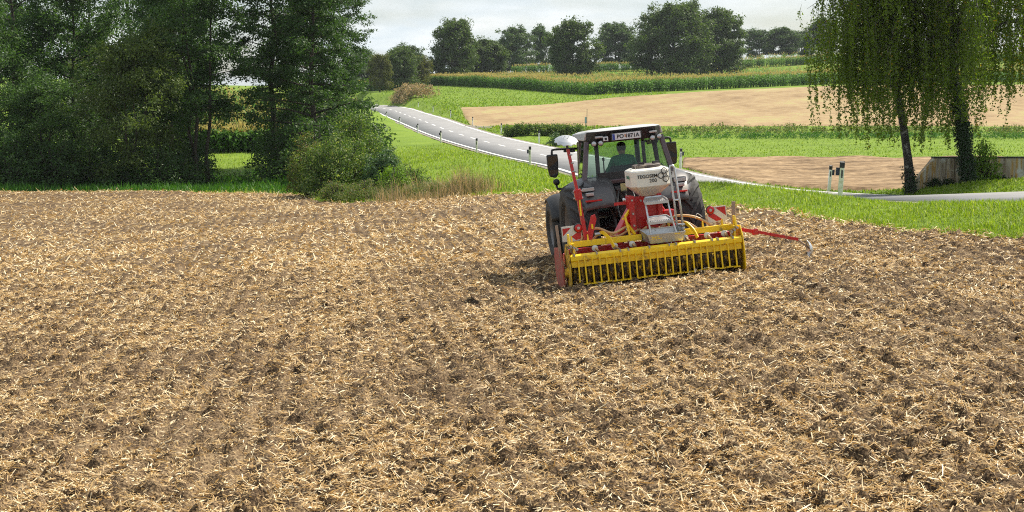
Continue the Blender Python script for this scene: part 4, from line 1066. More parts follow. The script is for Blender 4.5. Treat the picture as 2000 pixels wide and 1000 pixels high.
# ------------------------------------------------------------------ tractor
M['t_grey'] = paint('tractor_grey', (.070, .066, .067), .45, metal=.25, var=.08, scale=2, dirt=(.25, .19, .13), dirt_amt=.14, dirt_scale=4, coat=.3)
M['t_plum'] = paint('tractor_plum', (.085, .052, .056), .30, metal=.4, var=.1, scale=2, coat=.5)
M['t_black'] = paint('tractor_black', (.016, .016, .017), .5, var=.2)
M['t_dark'] = paint('machinery_dark', (.045, .043, .042), .5, metal=.2, var=.3, scale=9, dirt=(.11, .09, .07), dirt_amt=.28, dirt_scale=10)
M['rubber'] = paint('tyre_rubber', (.040, .039, .038), .8, var=.15, scale=8, dirt=(.15, .12, .085), dirt_amt=.10, dirt_scale=6)
M['roof_white'] = paint('roof_white', (.50, .50, .50), .4, var=.04, coat=.2, dirt=(.4, .38, .35), dirt_amt=.15)
M['chrome'] = paint('chrome', (.72, .72, .72), .16, metal=1, var=.05)
M['steel'] = paint('steel', (.42, .42, .42), .35, metal=.9, var=.15)
M['lamp_clear'] = paint('lamp_clear', (.50, .50, .51), .12, metal=.4, var=.1)
M['lamp_red'] = paint('lamp_red', (.50, .012, .012), .25, var=.1)
M['plate_white'] = paint('plate_white', (.66, .66, .68), .4, var=.03)
M['plate_blue'] = paint('plate_blue', (.02, .05, .32), .4)
M['ink'] = paint('ink_black', (.012, .012, .014), .5)
M['ink_white'] = paint('ink_white', (.78, .78, .78), .5, var=.03)
M['ink_green'] = paint('ink_green', (.05, .22, .13), .5)
M['rim'] = paint('rim_grey', (.20, .19, .19), .45, metal=.4, dirt=(.2, .15, .1), dirt_amt=.2)
M['seat_cloth'] = paint('seat_cloth', (.05, .05, .055), .9)
m, nt = newmat('cab_glass')
o_ = N(nt, 'ShaderNodeOutputMaterial'); tb = N(nt, 'ShaderNodeBsdfTransparent'); tb.inputs[0].default_value = (.62, .74, .67, 1)
gl = N(nt, 'ShaderNodeBsdfGlossy'); gl.inputs['Roughness'].default_value = .02; gl.inputs['Color'].default_value = (.9, .95, .92, 1)
fr = N(nt, 'ShaderNodeFresnel'); fr.inputs['IOR'].default_value = 1.5; ms = N(nt, 'ShaderNodeMixShader')
nt.links.new(fr.outputs[0], ms.inputs[0]); nt.links.new(tb.outputs[0], ms.inputs[1]); nt.links.new(gl.outputs[0], ms.inputs[2]); nt.links.new(ms.outputs[0], o_.inputs['Surface'])
M['glass'] = m
m, nt = newmat('mirror_glass')
o_ = N(nt, 'ShaderNodeOutputMaterial'); gl = N(nt, 'ShaderNodeBsdfGlossy'); gl.inputs['Roughness'].default_value = .05; gl.inputs['Color'].default_value = (.10, .10, .105, 1)
nt.links.new(gl.outputs[0], o_.inputs['Surface'])
M['mirror'] = m

def text(s, size, mat, parent, loc, rot, name='lettering', shear=0, extrude=.002, align='CENTER', offset=0.0, sx=1.0):
    cu = bpy.data.curves.new('lettering', 'FONT'); cu.body = s; cu.size = size; cu.shear = shear; cu.extrude = extrude; cu.align_x = align; cu.align_y = 'CENTER'; cu.offset = offset
    to = bpy.data.objects.new('lettering_tmp', cu); COL.objects.link(to)
    bpy.context.view_layer.update()
    me = bpy.data.meshes.new_from_object(to.evaluated_get(bpy.context.evaluated_depsgraph_get()))
    bpy.data.objects.remove(to, do_unlink=True); bpy.data.curves.remove(cu)
    me.name = name; me.materials.clear(); me.materials.append(M[mat])
    o = link(bpy.data.objects.new(name, me), parent); o.location = loc; o.rotation_euler = rot; o.scale = (sx, 1, 1)
    return o

YAW = math.radians(7.0); ROLL = math.radians(-5.8)
TX, TY = 2.28, 28.2
TR = empty('tractor', (TX, TY, Hs(TX, TY)-.02), (0, ROLL, YAW))
props(TR, 'dark grey tractor with a white-topped cab working across the stubble field', 'tractor')

def tyre(mb, R, W, lugs, lug_h, n=48):
    w = W/2
    prof = [(-w*.78, R*.60), (-w*.95, R*.66), (-w, R*.80), (-w*.93, R*.92), (-w*.70, R*.965), (0, R*.985), (w*.70, R*.965), (w*.93, R*.92), (w, R*.80), (w*.95, R*.66), (w*.78, R*.60)]
    mb.lathe(prof, axis='X', n=n)
    for side in (-1, 1):
        for k in range(lugs):
            a0 = 2*math.pi*(k+(.5 if side > 0 else 0))/lugs
            cols = []
            for j in range(5):
                t = j/4; x = side*(-.03 + t*(w*1.02))
                ang = a0 - t*.30*1.6
                rr = R*(1.0 - .055*max(0, t-.45)**1.5*3.2)
                base = R*(.97-.10*max(0, t-.5)*1.6)
                th = .030/R*(1+.5*t)
                cols.append([(x, (base)*math.cos(ang-th*1.4), base*math.sin(ang-th*1.4)), (x, (rr+lug_h)*math.cos(ang-th), (rr+lug_h)*math.sin(ang-th)), (x, (rr+lug_h)*math.cos(ang+th), (rr+lug_h)*math.sin(ang+th)), (x, base*math.cos(ang+th*1.4), base*math.sin(ang+th*1.4))])
            vs = [p for c in cols for p in c]; fs = [(0, 1, 2, 3), (19, 18, 17, 16)]
            for j in range(4):
                for q in range(4):
                    q2 = (q+1) % 4; fs.append((j*4+q, j*4+4+q, j*4+4+q2, j*4+q2))
            mb._add(vs, fs)
    return mb
def wheel(R, W, lugs, lug_h, name_mesh):
    t = tyre(MB(), R, W, lugs, lug_h).mesh('tyre', M['rubber'])
    w = W/2
    r = MB().lathe([(-w*.80, R*.62), (-w*.70, R*.60), (-w*.62, R*.54), (-w*.1, R*.52), (-w*.05, R*.20), (w*.15, R*.18), (w*.15, 0.001)], axis='X', n=32)
    r.lathe([(w*.80, R*.62), (w*.70, R*.60), (w*.62, R*.54), (w*.1, R*.52), (w*.05, R*.20), (w*.3, R*.18), (w*.3, 0.001)], axis='X', n=32)
    return t, r.mesh('rim', M['rim'], smooth=True)
rw = wheel(.80, .54, 18, .045, 'r'); fw = wheel(.60, .44, 17, .038, 'f')
for (x, y, R, ms_) in ((-.965, 0, .80, rw), (.965, 0, .80, rw), (-.97, 2.42, .60, fw), (.97, 2.42, .60, fw)):
    e = link(bpy.data.objects.new('wheel', None), TR); e.location = (x, y, R+.01); e.rotation_euler = (random.uniform(0, 3), 0, 0)
    for nm, me in (('tyre', ms_[0]), ('rim', ms_[1])): link(bpy.data.objects.new(nm, me), e)

def fender(side, xin, xout, yc, zc, R, a0, a1, drop, mat, name='rear_fender', th=.035, na=18, nx=9):
    """curved mudguard over a wheel; angles from the rear (0) over the top (90) to the front (180)"""
    vs = []; fs = []
    for layer in (0, 1):
        for i in range(na):
            a = math.radians(a0+(a1-a0)*i/(na-1))
            for j in range(nx):
                t = j/(nx-1); xo = xout - (.17*max(0, math.cos(a))**1.2 if name == 'rear_fender' else 0); x = xin+(xo-xin)*t
                r = R - layer*th - drop*max(0, (t-.45)/.55)**2.2 - .03*max(0, (.12-t)/.12)
                vs.append((side*x, yc - r*math.cos(a), zc + r*math.sin(a)))
    n = na*nx
    for i in range(na-1):
        for j in range(nx-1):
            q = i*nx+j; fs += [(q, q+1, q+nx+1, q+nx), (n+q, n+q+nx, n+q+nx+1, n+q+1)]
    for i in range(na-1):
        for j in (0, nx-1):
            q = i*nx+j; fs.append((q, q+nx, n+q+nx, n+q))
    for j in range(nx-1):
        for i in (0, na-1):
            q = i*nx+j; fs.append((q, q+1, n+q+1, n+q))
    return MB()._add(vs, fs).build(name, mat, TR, smooth=True)
for s in (-1, 1):
    f = fender(s, .36, 1.17, .02, .80, .94, 27, 150, .13, M['t_grey'])
    # inner side wall of the fender towards the cab
    MB().prism([(.02-.92*math.cos(math.radians(a)), .80+.92*math.sin(math.radians(a))) for a in range(24, 151, 9)] + [(.5, .95), (-.5, .95)], s*.36, s*.40, 'YZ').build('fender_wall', M['t_dark'], TR)
    lx = s*.84
    yb = lambda z: .02 - math.sqrt(max(0, .94**2-(z-.80)**2))
    e = MB().box(lx-.125, lx+.125, yb(1.56)-.05, yb(1.56)+.12, 1.515, 1.605).build('tail_light', M['t_black'], TR, bevel=.012)
    MB().box(lx-.112, lx+.112, yb(1.56)-.058, yb(1.56)-.04, 1.528, 1.592).build('lens', M['lamp_clear'], e, bevel=.008)
    MB().box(lx-s*.01-.07, lx-s*.01+.07, yb(1.47)-.05, yb(1.47)+.06, 1.445, 1.505).build('number_lamp', M['lamp_clear'], TR, bevel=.01)
    MB().box(lx-s*.06-.15, lx-s*.06+.15, yb(1.36)-.012, yb(1.36)+.05, 1.345, 1.375).build('reflector_strip', M['lamp_red'], TR, bevel=.006)
    fender(s, .77, 1.2, 2.42, .62, .70, 20, 120, .09, M['t_black'], 'front_fender', na=12, nx=6)
    MB().bar((s*.95, 1.78, .98), (s*.55, 2.2, .7), .05).build('fender_stay', M['t_dark'], TR)

# body: rear axle, transmission, bonnet
MB().cyl((-.75, 0, .80), (.75, 0, .80), .17, n=20).build('rear_axle', M['t_dark'], TR, smooth=True)
mb = MB().box(-.24, .24, -.38, 2.2, .52, 1.15); mb.box(-.30, .30, -.52, -.10, .60, 1.30)
mb.build('gearbox', M['t_dark'], TR, bevel=.04)
MB().cyl((-.72, 2.42, .60), (.72, 2.42, .60), .10, n=14).build('front_axle', M['t_dark'], TR, smooth=True)
MB()._add([(-.40,1.5,1.05),(.40,1.5,1.05),(.36,3.45,.95),(-.36,3.45,.95),(-.38,1.5,1.62),(.38,1.5,1.62),(.27,3.35,1.42),(-.27,3.35,1.42)],
          [(0,3,2,1),(4,5,6,7),(0,1,5,4),(1,2,6,5),(2,3,7,6),(3,0,4,7)]).build('bonnet', M['t_plum'], TR, bevel=.07, seg=3)
MB().box(-.30, .30, 3.44, 3.62, .55, 1.0).build('front_weight', M['t_dark'], TR, bevel=.03)
MB().box(-.80, -.42, .95, 1.9, .55, 1.02).build('fuel_tank', M['t_black'], TR, bevel=.08, seg=3)
mb = MB()
for k, (y, z) in enumerate(((1.35, .45), (1.35, .72), (1.35, .95))): mb.box(.50, .82, y-.12, y+.12, z-.02, z+.02)
mb.bar((.50, 1.35, .45), (.50, 1.35, 1.1), .03).bar((.82, 1.35, .45), (.82, 1.35, 1.1), .03).build('cab_step', M['t_black'], TR)
MB().tube([(.52, 1.62, 1.2), (.56, 1.62, 1.7), (.56, 1.62, 2.28), (.56, 1.56, 2.36)], .05, 10).build('exhaust', M['t_black'], TR, smooth=True)

# three-point hitch, hydraulics and couplings between the wheels
mb = MB()
for s in (-1, 1):
    mb.bar((s*.34, -.30, .58), (s*.42, -1.22, .56), .05, .11)
    mb.tube([(s*.40, -.45, 1.12), (s*.41, -.85, .60)], .028, 8)
    mb.bar((s*.20, -.30, 1.16), (s*.44, -.52, 1.12), .07, .10)
mb.tube([(0, -.50, 1.02), (-.02, -1.2, 1.08)], .035, 8)
mb.build('three_point_hitch', M['t_dark'], TR)
mb = MB()
for k, (x, z) in enumerate([(-.29, 1.50), (-.18, 1.44), (-.05, 1.48), (.07, 1.43), (.18, 1.47), (-.25, 1.36), (-.10, 1.33), (.10, 1.34)]):
    mb.cyl((x, -.62, z), (x, -.35, z), .035, n=10)
mb.box(-.34, .30, -.50, -.30, 1.25, 1.55); mb.build('valve_block', M['t_dark'], TR, bevel=.01)
mb = MB()
for (x, z, r) in [(-.22, 1.30, .045), (-.02, 1.20, .04), (-.18, 1.02, .05), (.10, 1.24, .035)]: mb.lathe([(-.66, .001), (-.66, r), (-.58, r), (-.58, r*.6), (-.45, r*.6)], (x, 0, z), 'Y', 12)
mb.tube([(-.10, -.58, .98), (-.06, -.72, 1.06), (.02, -.70, 1.02), (.02, -.70, .86)], .04, 8)
mb.cyl((.02, -.70, .86), (.02, -.70, .72), .055, n=10)
mb.tube([(.12, -.6, 1.18), (.25, -.72, 1.2)], .022, 6).tube([(.10, -.6, 1.10), (.26, -.74, 1.12)], .022, 6)
mb.build('couplings', M['chrome'], TR, smooth=True)
for k, (a, b, c, d) in enumerate([((-.05, -.60, 1.48), (-.08, -.95, 1.35), (-.02, -1.05, .95), (.06, -1.35, .80)), ((.07, -.60, 1.43), (.02, -.9, 1.25), (.05, -1.0, 1.0), (.10, -1.40, .85)),
        ((-.18, -.60, 1.44), (-.2, -.9, 1.30), (-.12, -1.1, .85), (0, -1.40, .78)), ((-.29, -.6, 1.5), (-.38, -.85, 1.2), (-.3, -1.05, .8), (-.1, -1.4, .72))]):
    P = spline([a, b, c, d], 6); MB().tube([tuple(q) for q in P], .014, 6).build('hydraulic_hose', M['t_black'], TR, smooth=True)
MB().box(-.24, -.13, -.545, -.53, 1.46, 1.60).build('info_sticker', paint('sticker', (.45, .40, .18), .6, dirt=(.05, .05, .05), dirt_amt=.3, dirt_scale=30), TR)
MB().cyl((0, -.52, .68), (0, -.80, .66), .05, n=12).build('power_take_off', M['steel'], TR)
MB().tube([(0, -.75, .665), (.02, -1.6, .55)], .06, 12).build('drive_shaft', M['t_black'], TR, smooth=True)

# cab
CB, CT = 1.66, 2.36
def pil(a, b, w, h, nm='cab_pillar', mat='t_plum'): return MB().bar(a, b, w, h, up=(0, 1, 0)).build(nm, M[mat], TR, bevel=.015)
for s in (-1, 1):
    pil((s*.83, -.16, 1.64), (s*.69, .02, CT+.02), .09, .10)               # rear corner
    pil((s*.80, .72, 1.0), (s*.70, .66, CT+.02), .07, .08)                 # middle
    pil((s*.66, 1.50, 1.15), (s*.62, 1.32, CT+.02), .06, .09)              # front
    MB().bar((s*.81, -.10, CB-.05), (s*.78, .74, CB-.05), .07, .12).build('cab_rail', M['t_plum'], TR, bevel=.012)
    # side glass
    MB()._add([(s*.80, -.05, 1.66), (s*.795, .70, 1.66), (s*.705, .64, CT), (s*.69, .06, CT)], [(0, 1, 2, 3)]).build('side_window', M['glass'], TR)
    MB()._add([(s*.795, .76, 1.05), (s*.70, 1.45, 1.20), (s*.64, 1.32, CT), (s*.70, .70, CT)], [(0, 1, 2, 3)]).build('door_window', M['glass'], TR)
    MB().tube([(s*.84, .80, 1.45), (s*.87, .80, 1.5), (s*.87, .80, 1.75), (s*.83, .80, 1.8)], .012, 6).build('door_handle', M['t_black'], TR)
# rear face: fixed corner panes, frame and opening window
RW_L, RW_R, zt, zb_ = -.56, .58, CT-.03, 1.68
yr = lambda z: -.155+(z-1.66)/(CT-1.66)*.17
def rear_quad(x0, x1, z0, z1, dy=0, x0t=None, x1t=None):
    return [(x0, yr(z0)-dy, z0), (x1, yr(z0)-dy, z0), (x1 if x1t is None else x1t, yr(z1)-dy, z1), (x0 if x0t is None else x0t, yr(z1)-dy, z1)]
MB()._add(rear_quad(RW_L+.02, RW_R+.03, zb_+.03, zt, .012, RW_L+.06, RW_R-.05), [(0, 1, 2, 3)]).build('rear_window', M['glass'], TR)
for s, a in ((-1, RW_L), (1, RW_R)):
    MB()._add(rear_quad(s*.78, a, zb_+.03, zt, .004, s*.66, a+s*-.03), [(0, 1, 2, 3)]).build('corner_pane', M['glass'], TR)
    pil((a, yr(zb_)-.01, zb_), (a-s*.04, yr(zt)-.01, zt+.02), .075, .05, 'window_frame', 't_black')
MB().bar((RW_L, yr(zb_)-.012, zb_+.05), (RW_R, yr(zb_)-.012, zb_+.05), .05, .15).build('window_frame', M['t_black'], TR, bevel=.01)
MB().box(-.80, .80, -.24, -.10, 1.58, 1.672).build('rear_sill', M['t_plum'], TR, bevel=.02)
text('Lindner', .118, 'ink_white', TR, (-.235, yr(1.755)-.045, 1.752), (math.radians(90), 0, 0), shear=.35, offset=.0012, sx=1.18)
MB()._add([(-.64, 1.49, 1.22), (.64, 1.49, 1.22), (.60, 1.31, CT), (-.60, 1.31, CT)], [(0, 1, 2, 3)]).build('windscreen', M['glass'], TR)
MB().box(-.62, .62, 1.44, 1.52, 1.1, 1.24).build('dash_sill', M['t_black'], TR, bevel=.02)
MB().box(-.76, .76, -.05, 1.48, 1.0, 1.08).build('cab_floor', M['t_black'], TR)
# seat, steering wheel, levers
s_ = MB(); s_.box(-.25, .25, .28, .78, 1.28, 1.42); s_.box(-.25, .25, .20, .34, 1.38, 1.88); s_.box(-.15, .15, .40, .62, 1.08, 1.28)
s_.build('seat', M['seat_cloth'], TR, bevel=.05, seg=3)
MB().tube([(.2*math.cos(a), 1.12+.09*math.sin(a), 1.66+.18*math.sin(a)) for a in np.linspace(0, 2*math.pi, 25)], .014, 6).tube([(0, 1.12, 1.66), (0, 1.4, 1.25)], .03, 6).build('steering_wheel', M['t_black'], TR)
mb = MB().tube([(-.41, .05, 1.70), (-.40, .06, 2.02)], .012, 6); mb.lathe([(-.03, .001), (-.025, .022), (.03, .022), (.04, .001)], (-.40, .06, 2.03), 'Z', 10)
mb.build('work_light_stalk', M['t_black'], TR)
# roof: white shell over a black visor
def rb(z, grow=0): return z
mb = MB()
o2 = [(-.44, -.12), (.44, -.12), (.58, .06), (.60, 1.35), (.48, 1.60), (-.48, 1.60), (-.60, 1.35), (-.58, .06)]
o1 = [(-.56, -.24), (.56, -.24), (.70, 0), (.70, 1.42), (.56, 1.70), (-.56, 1.70), (-.70, 1.42), (-.70, 0)]
o0 = [(-.30, .1), (.30, .1), (.45, .3), (.45, 1.2), (.3, 1.4), (-.3, 1.4), (-.45, 1.2), (-.45, .3)]
vs = [(x, y, 2.556) for x, y in o1] + [(x, y, 2.588) for x, y in o2] + [(x, y, 2.602) for x, y in o0]
fs = [tuple(range(8))[::-1], tuple(range(16, 24))] + [(i, (i+1) % 8, (i+1) % 8+8, i+8) for i in range(8)] + [(i+8, (i+1) % 8+8, (i+1) % 8+16, i+16) for i in range(8)]
vs = [(x, y, z-.045*max(0, y)) for x, y, z in vs]
mb._add(vs, fs); mb.build('roof_shell', M['roof_white'], TR, bevel=.02)
mb = MB()
lo = [(-.56, -.12), (.56, -.12), (.67, .02), (.66, 1.34), (.56, 1.5), (-.56, 1.5), (-.66, 1.34), (-.67, .02)]
mb._add([(x, y, CT-.02) for x, y in lo] + [(x*.985, y*.985-.004, 2.554-.045*max(0, y)) for x, y in o1], [tuple(range(8))[::-1], tuple(range(8, 16))] + [(i, (i+1) % 8, (i+1) % 8+8, i+8) for i in range(8)])
mb.build('roof_visor', M['t_black'], TR, bevel=.012)
# white side cheeks of the roof
for s in (-1, 1):
    MB()._add([(s*.745, .04, 2.40), (s*.745, 1.3, 2.40), (s*.72, 1.4, 2.50), (s*.705, -.02, 2.55), (s*.68, .04, 2.40), (s*.68, 1.3, 2.40), (s*.66, 1.4, 2.50), (s*.66, -.02, 2.55)],
              [(0, 1, 2, 3), (4, 7, 6, 5), (0, 4, 5, 1), (3, 2, 6, 7), (0, 3, 7, 4), (1, 5, 6, 2)]).build('roof_cheek', M['roof_white'], TR, bevel=.02)
# number plate
pe = MB().box(-.285, .285, -.285, -.255, 2.365, 2.500).build('plate_holder', M['t_black'], TR, bevel=.006)
pw = MB().box(-.262, .262, -.292, -.286, 2.375, 2.490).build('number_plate', M['plate_white'], TR, bevel=.002)
pw.rotation_euler = (0, 0, 0)
MB().box(-.258, -.215, -.2945, -.2925, 2.379, 2.486).build('country_band', M['plate_blue'], pw)
text('PO', .098, 'ink', pw, (-.115, -.2945, 2.432), (math.radians(90), 0, 0), offset=.0022)
text('1871A', .098, 'ink', pw, (.105, -.2945, 2.432), (math.radians(90), 0, 0), offset=.0022)
MB().prism([(-.016, .028), (.016, .028), (.016, -.006), (0, -.030), (-.016, -.006)], -.2945, -.2925, 'XZ').build('crest', paint('crest_red', (.42, .16, .10), .5, dirt=(.6, .5, .3), dirt_amt=.4, dirt_scale=60), pw).location = (-.022, 0, 2.436)
# roof lamps
for (x, z) in ((-.60, 2.345), (-.475, 2.345), (.485, 2.345), (.61, 2.36)):
    e = MB().lathe([(.0, .001), (.0, .052), (.07, .045), (.10, .02), (.10, .001)], (x, -.25, z), 'Y', 16).build('work_lamp', M['t_black'], TR, smooth=True)
    MB().lathe([(-.006, .001), (-.004, .042), (.004, .044)], (x, -.25, z), 'Y', 16).build('lens', M['lamp_clear'], e, smooth=True)
for s in (-1, 1):
    MB().box(s*.50-.07, s*.50+.07, -.268, -.22, 2.437, 2.475).build('marker_lamp', M['lamp_clear'], TR, bevel=.008)
MB().box(-.425, -.335, -.272, -.23, 2.375, 2.455).build('roof_box', M['plate_white'], TR, bevel=.006)
MB().box(-.40, -.36, -.278, -.27, 2.395, 2.435).build('roof_box_print', M['ink'], TR)
# mirrors
for s in (-1, 1):
    MB().tube([(s*.66, 1.34, 2.22), (s*.80, 1.33, 2.235), (s*1.10, 1.30, 2.25), (s*1.15, 1.30, 2.24), (s*1.16, 1.30, 2.19), (s*1.16, 1.30, 2.10)], .022, 8).build('mirror_arm', M['t_black'], TR, smooth=True)
    MB().bar((s*.70, 1.36, 2.20), (s*.92, 1.34, 2.22), .05, .09).build('mirror_bracket', M['t_black'], TR, bevel=.01)
    poly = [(-.105, .22), (.105, .22), (.11, .10), (.09, -.17), (.03, -.235), (-.075, -.20), (-.105, -.05)]
    if s > 0: poly = [(-a, b) for a, b in poly][::-1]
    e = MB().prism(poly, -.03, .06, 'XZ').build('mirror_housing', M['t_black'], TR, bevel=.02); e.location = (s*1.16, 1.30, 1.94)
    g = MB().prism([(a*.86, .075+(b-.075)*.80) for a, b in [q for q in poly if q[1] > -.06]] + [], -.036, -.032, 'XZ').build('mirror_glass', M['mirror'], e)
    sq = MB().prism([(-.085, -.075), (.085, -.075), (.072, -.15), (.02, -.20), (-.06, -.175)] if s < 0 else [(.085, -.075), (-.085, -.075), (-.072, -.15), (-.02, -.20), (.06, -.175)], -.036, -.032, 'XZ').build('wide_mirror_glass', M['mirror'], e)
    g.rotation_euler = (0, 0, 0)
# side lamp on a stalk left of the cab
mb = MB().tube([(-1.0, .55, 1.52), (-1.22, .55, 1.55), (-1.24, .55, 1.62)], .025, 6); mb.lathe([(-.05, .001), (-.05, .06), (.05, .055), (.08, .001)], (-1.24, .52, 1.68), 'Y', 14)
mb.build('side_lamp', M['t_black'], TR, smooth=True)
mb = MB().bar((-.80, -.1, 1.69), (-.98, -.55, 1.62), .03); mb.build('grab_rail', M['t_black'], TR)

# ------------------------------------------------------------------ driver
M['shirt'] = paint('green_shirt', (.05, .24, .14), .85, var=.15, scale=8)
M['skin'] = paint('skin', (.45, .27, .19), .55)
M['hair'] = paint('hair_dark', (.035, .024, .016), .7)
M['trousers'] = paint('work_trousers', (.03, .035, .05), .9)
def person(joints, bones, rads, parent_m, name, label, mat_of, mats):
    me = bpy.data.meshes.new('body'); keys = list(joints); me.from_pydata([joints[k] for k in keys], [(keys.index(a), keys.index(b)) for a, b in bones], [])
    o = bpy.data.objects.new('body_tmp', me); COL.objects.link(o)
    sk = o.modifiers.new('skin', 'SKIN'); sk.use_smooth_shade = True
    for i, k in enumerate(keys):
        v = me.skin_vertices[0].data[i]; r = rads[k]; v.radius = r if isinstance(r, tuple) else (r, r); v.use_root = (k == 'pelvis')
    ss = o.modifiers.new('sub', 'SUBSURF'); ss.levels = 2; ss.render_levels = 2
    bpy.context.view_layer.update()
    m2 = bpy.data.meshes.new_from_object(o.evaluated_get(bpy.context.evaluated_depsgraph_get()))
    bpy.data.objects.remove(o, do_unlink=True)
    for q in mats: m2.materials.append(M[q])
    for p in m2.polygons: p.material_index = mat_of(p.center); p.use_smooth = True
    e = link(bpy.data.objects.new(name, m2)); e.matrix_world = parent_m
    props(e, label, 'person'); return e
J = dict(pelvis=(0, .46, 1.50), belly=(0, .44, 1.62), chest=(0, .42, 1.80), upper=(0, .42, 1.92), neck=(0, .44, 2.00), head0=(0, .46, 2.08), head1=(0, .465, 2.15), crown=(0, .455, 2.24),
         shL=(-.17, .42, 1.915), elL=(-.27, .56, 1.68), wrL=(-.20, .82, 1.66), haL=(-.17, .90, 1.67), shR=(.17, .42, 1.915), elR=(.28, .54, 1.68), wrR=(.24, .80, 1.62), haR=(.22, .88, 1.62),
         hipL=(-.10, .50, 1.48), knL=(-.15, .92, 1.50), anL=(-.15, 1.05, 1.16), toL=(-.16, 1.2, 1.12), hipR=(.10, .50, 1.48), knR=(.15, .92, 1.50), anR=(.15, 1.05, 1.16), toR=(.16, 1.2, 1.12))
for s, k in ((-1, 'L'), (1, 'R')):
    hx, hy, hz_ = J['ha'+k]
    for f in range(4): J[f'f{f}{k}'] = (hx+(f-1.5)*.022, hy+.05, hz_-.005); J[f'g{f}{k}'] = (hx+(f-1.5)*.022, hy+.075-.006*abs(f-1.4), hz_-.035)
    J['th'+k] = (hx-s*.05, hy+.01, hz_-.012)
B = [('pelvis', 'belly'), ('belly', 'chest'), ('chest', 'upper'), ('upper', 'neck'), ('neck', 'head0'), ('head0', 'head1'), ('head1', 'crown')]
Rr = dict(pelvis=(.17, .13), belly=(.17, .125), chest=(.185, .13), upper=(.14, .11), neck=.055, head0=(.085, .10), head1=(.105, .12), crown=(.075, .09))
for k in 'LR':
    B += [('upper', 'sh'+k), ('sh'+k, 'el'+k), ('el'+k, 'wr'+k), ('wr'+k, 'ha'+k), ('pelvis', 'hip'+k), ('hip'+k, 'kn'+k), ('kn'+k, 'an'+k), ('an'+k, 'to'+k), ('ha'+k, 'th'+k)]
    Rr.update({'sh'+k: .075, 'el'+k: .052, 'wr'+k: .032, 'ha'+k: (.04, .02), 'hip'+k: .09, 'kn'+k: .065, 'an'+k: .045, 'to'+k: .04, 'th'+k: .010})
    for f in range(4): B += [('ha'+k, f'f{f}{k}'), (f'f{f}{k}', f'g{f}{k}')]; Rr[f'f{f}{k}'] = .010; Rr[f'g{f}{k}'] = .008
bpy.context.view_layer.update()
def which(c):
    if c.z > 2.01: return 2 if (c.z > 2.165 or c.y < .46 and c.z > 2.075) else 1
    if c.y > .80 and c.z > 1.58 and abs(c.x) > .1 and abs(c.x) < .30 and c.z > 1.6: return 1
    return 3 if (c.z < 1.52 or c.y > .75) else 0
person(J, B, Rr, TR.matrix_world @ Matrix.Translation((.02, -.04, .07)), 'person', 'driver in a green shirt seen from behind in the tractor cab', which, ['shirt', 'skin', 'hair', 'trousers'])
# ------------------------------------------------------------------ mounted cultivator with packer roller and seed hopper
SOIL_ON = (.030, .020, .013)
M['yellow'] = paint('implement_yellow', (.90, .59, .008), .38, var=.06, scale=3, dirt=(.20, .13, .06), dirt_amt=.24, dirt_scale=7, coat=.1)
M['yellow_dirty'] = paint('implement_yellow_muddy', (.72, .44, .012), .5, var=.1, dirt=SOIL_ON, dirt_amt=.50, dirt_scale=9)
M['muddy'] = paint('muddy_ring', (.030, .021, .014), .95, var=.5, scale=8, bump=1.0, bump_scale=25, dirt=(.62, .38, .02), dirt_amt=.30, dirt_scale=14)
M['red'] = paint('implement_red', (.50, .010, .012), .35, var=.08, coat=.3, dirt=(.22, .12, .07), dirt_amt=.20, dirt_scale=8)
M['red_dusty'] = paint('implement_red_dusty', (.36, .075, .055), .8, var=.15, dirt=(.26, .17, .11), dirt_amt=.38, dirt_scale=7)
M['zinc'] = paint('zinc_steel', (.56, .57, .58), .36, metal=.75, var=.10, scale=10, dirt=(.3, .24, .16), dirt_amt=.16)
M['rusty'] = paint('dusty_steel', (.34, .24, .18), .75, metal=.2, var=.2, scale=12)
M['hopper'] = paint('hopper_cream', (.76, .73, .65), .42, var=.04, dirt=(.42, .33, .2), dirt_amt=.12, dirt_scale=3)
M['hose'] = paint('seed_hose', (.55, .34, .16), .4, var=.12)
M['lid'] = paint('lid_brown', (.075, .055, .045), .6, var=.15, dirt=(.4, .33, .25), dirt_amt=.3, dirt_scale=6)
M['warn_white'] = paint('warning_white', (.66, .65, .60), .5, var=.05, dirt=(.3, .22, .14), dirt_amt=.2)
M['warn_red'] = paint('warning_red', (.48, .016, .016), .4)
IX, IY = 2.47, 25.75
IM = empty('power_harrow', (IX, IY, Hs(IX, IY)-.03), (0, ROLL, YAW))
props(IM, 'yellow and red power harrow with packer roller and cream seed hopper behind the tractor', 'harrow')
W2 = 1.47
# packer roller
rt = MB().cyl((-W2+.03, .16, .30), (W2-.03, .16, .30), .17, n=28).build('roller_tube', M['yellow_dirty'], IM, smooth=True)
NR = 23; SPC = 2*(W2-.06)/NR
mb = MB().lathe([(-.028, .17), (-.026, .235), (-.016, .258), (.016, .258), (.026, .235), (.028, .17)], axis='X', n=26)
rng = np.random.default_rng(17)
mb.v = [(x*(1+.25*rng.normal()), y*(1+.018*rng.normal()), z*(1+.018*rng.normal())) for x, y, z in mb.v]
ring = mb.mesh('roller_ring', M['muddy'])
for k in range(NR+1):
    o = link(bpy.data.objects.new('roller_ring', ring), rt); o.location = (-W2+.06+SPC*k, .16, .30); o.rotation_euler = (k*1.7, 0, 0)
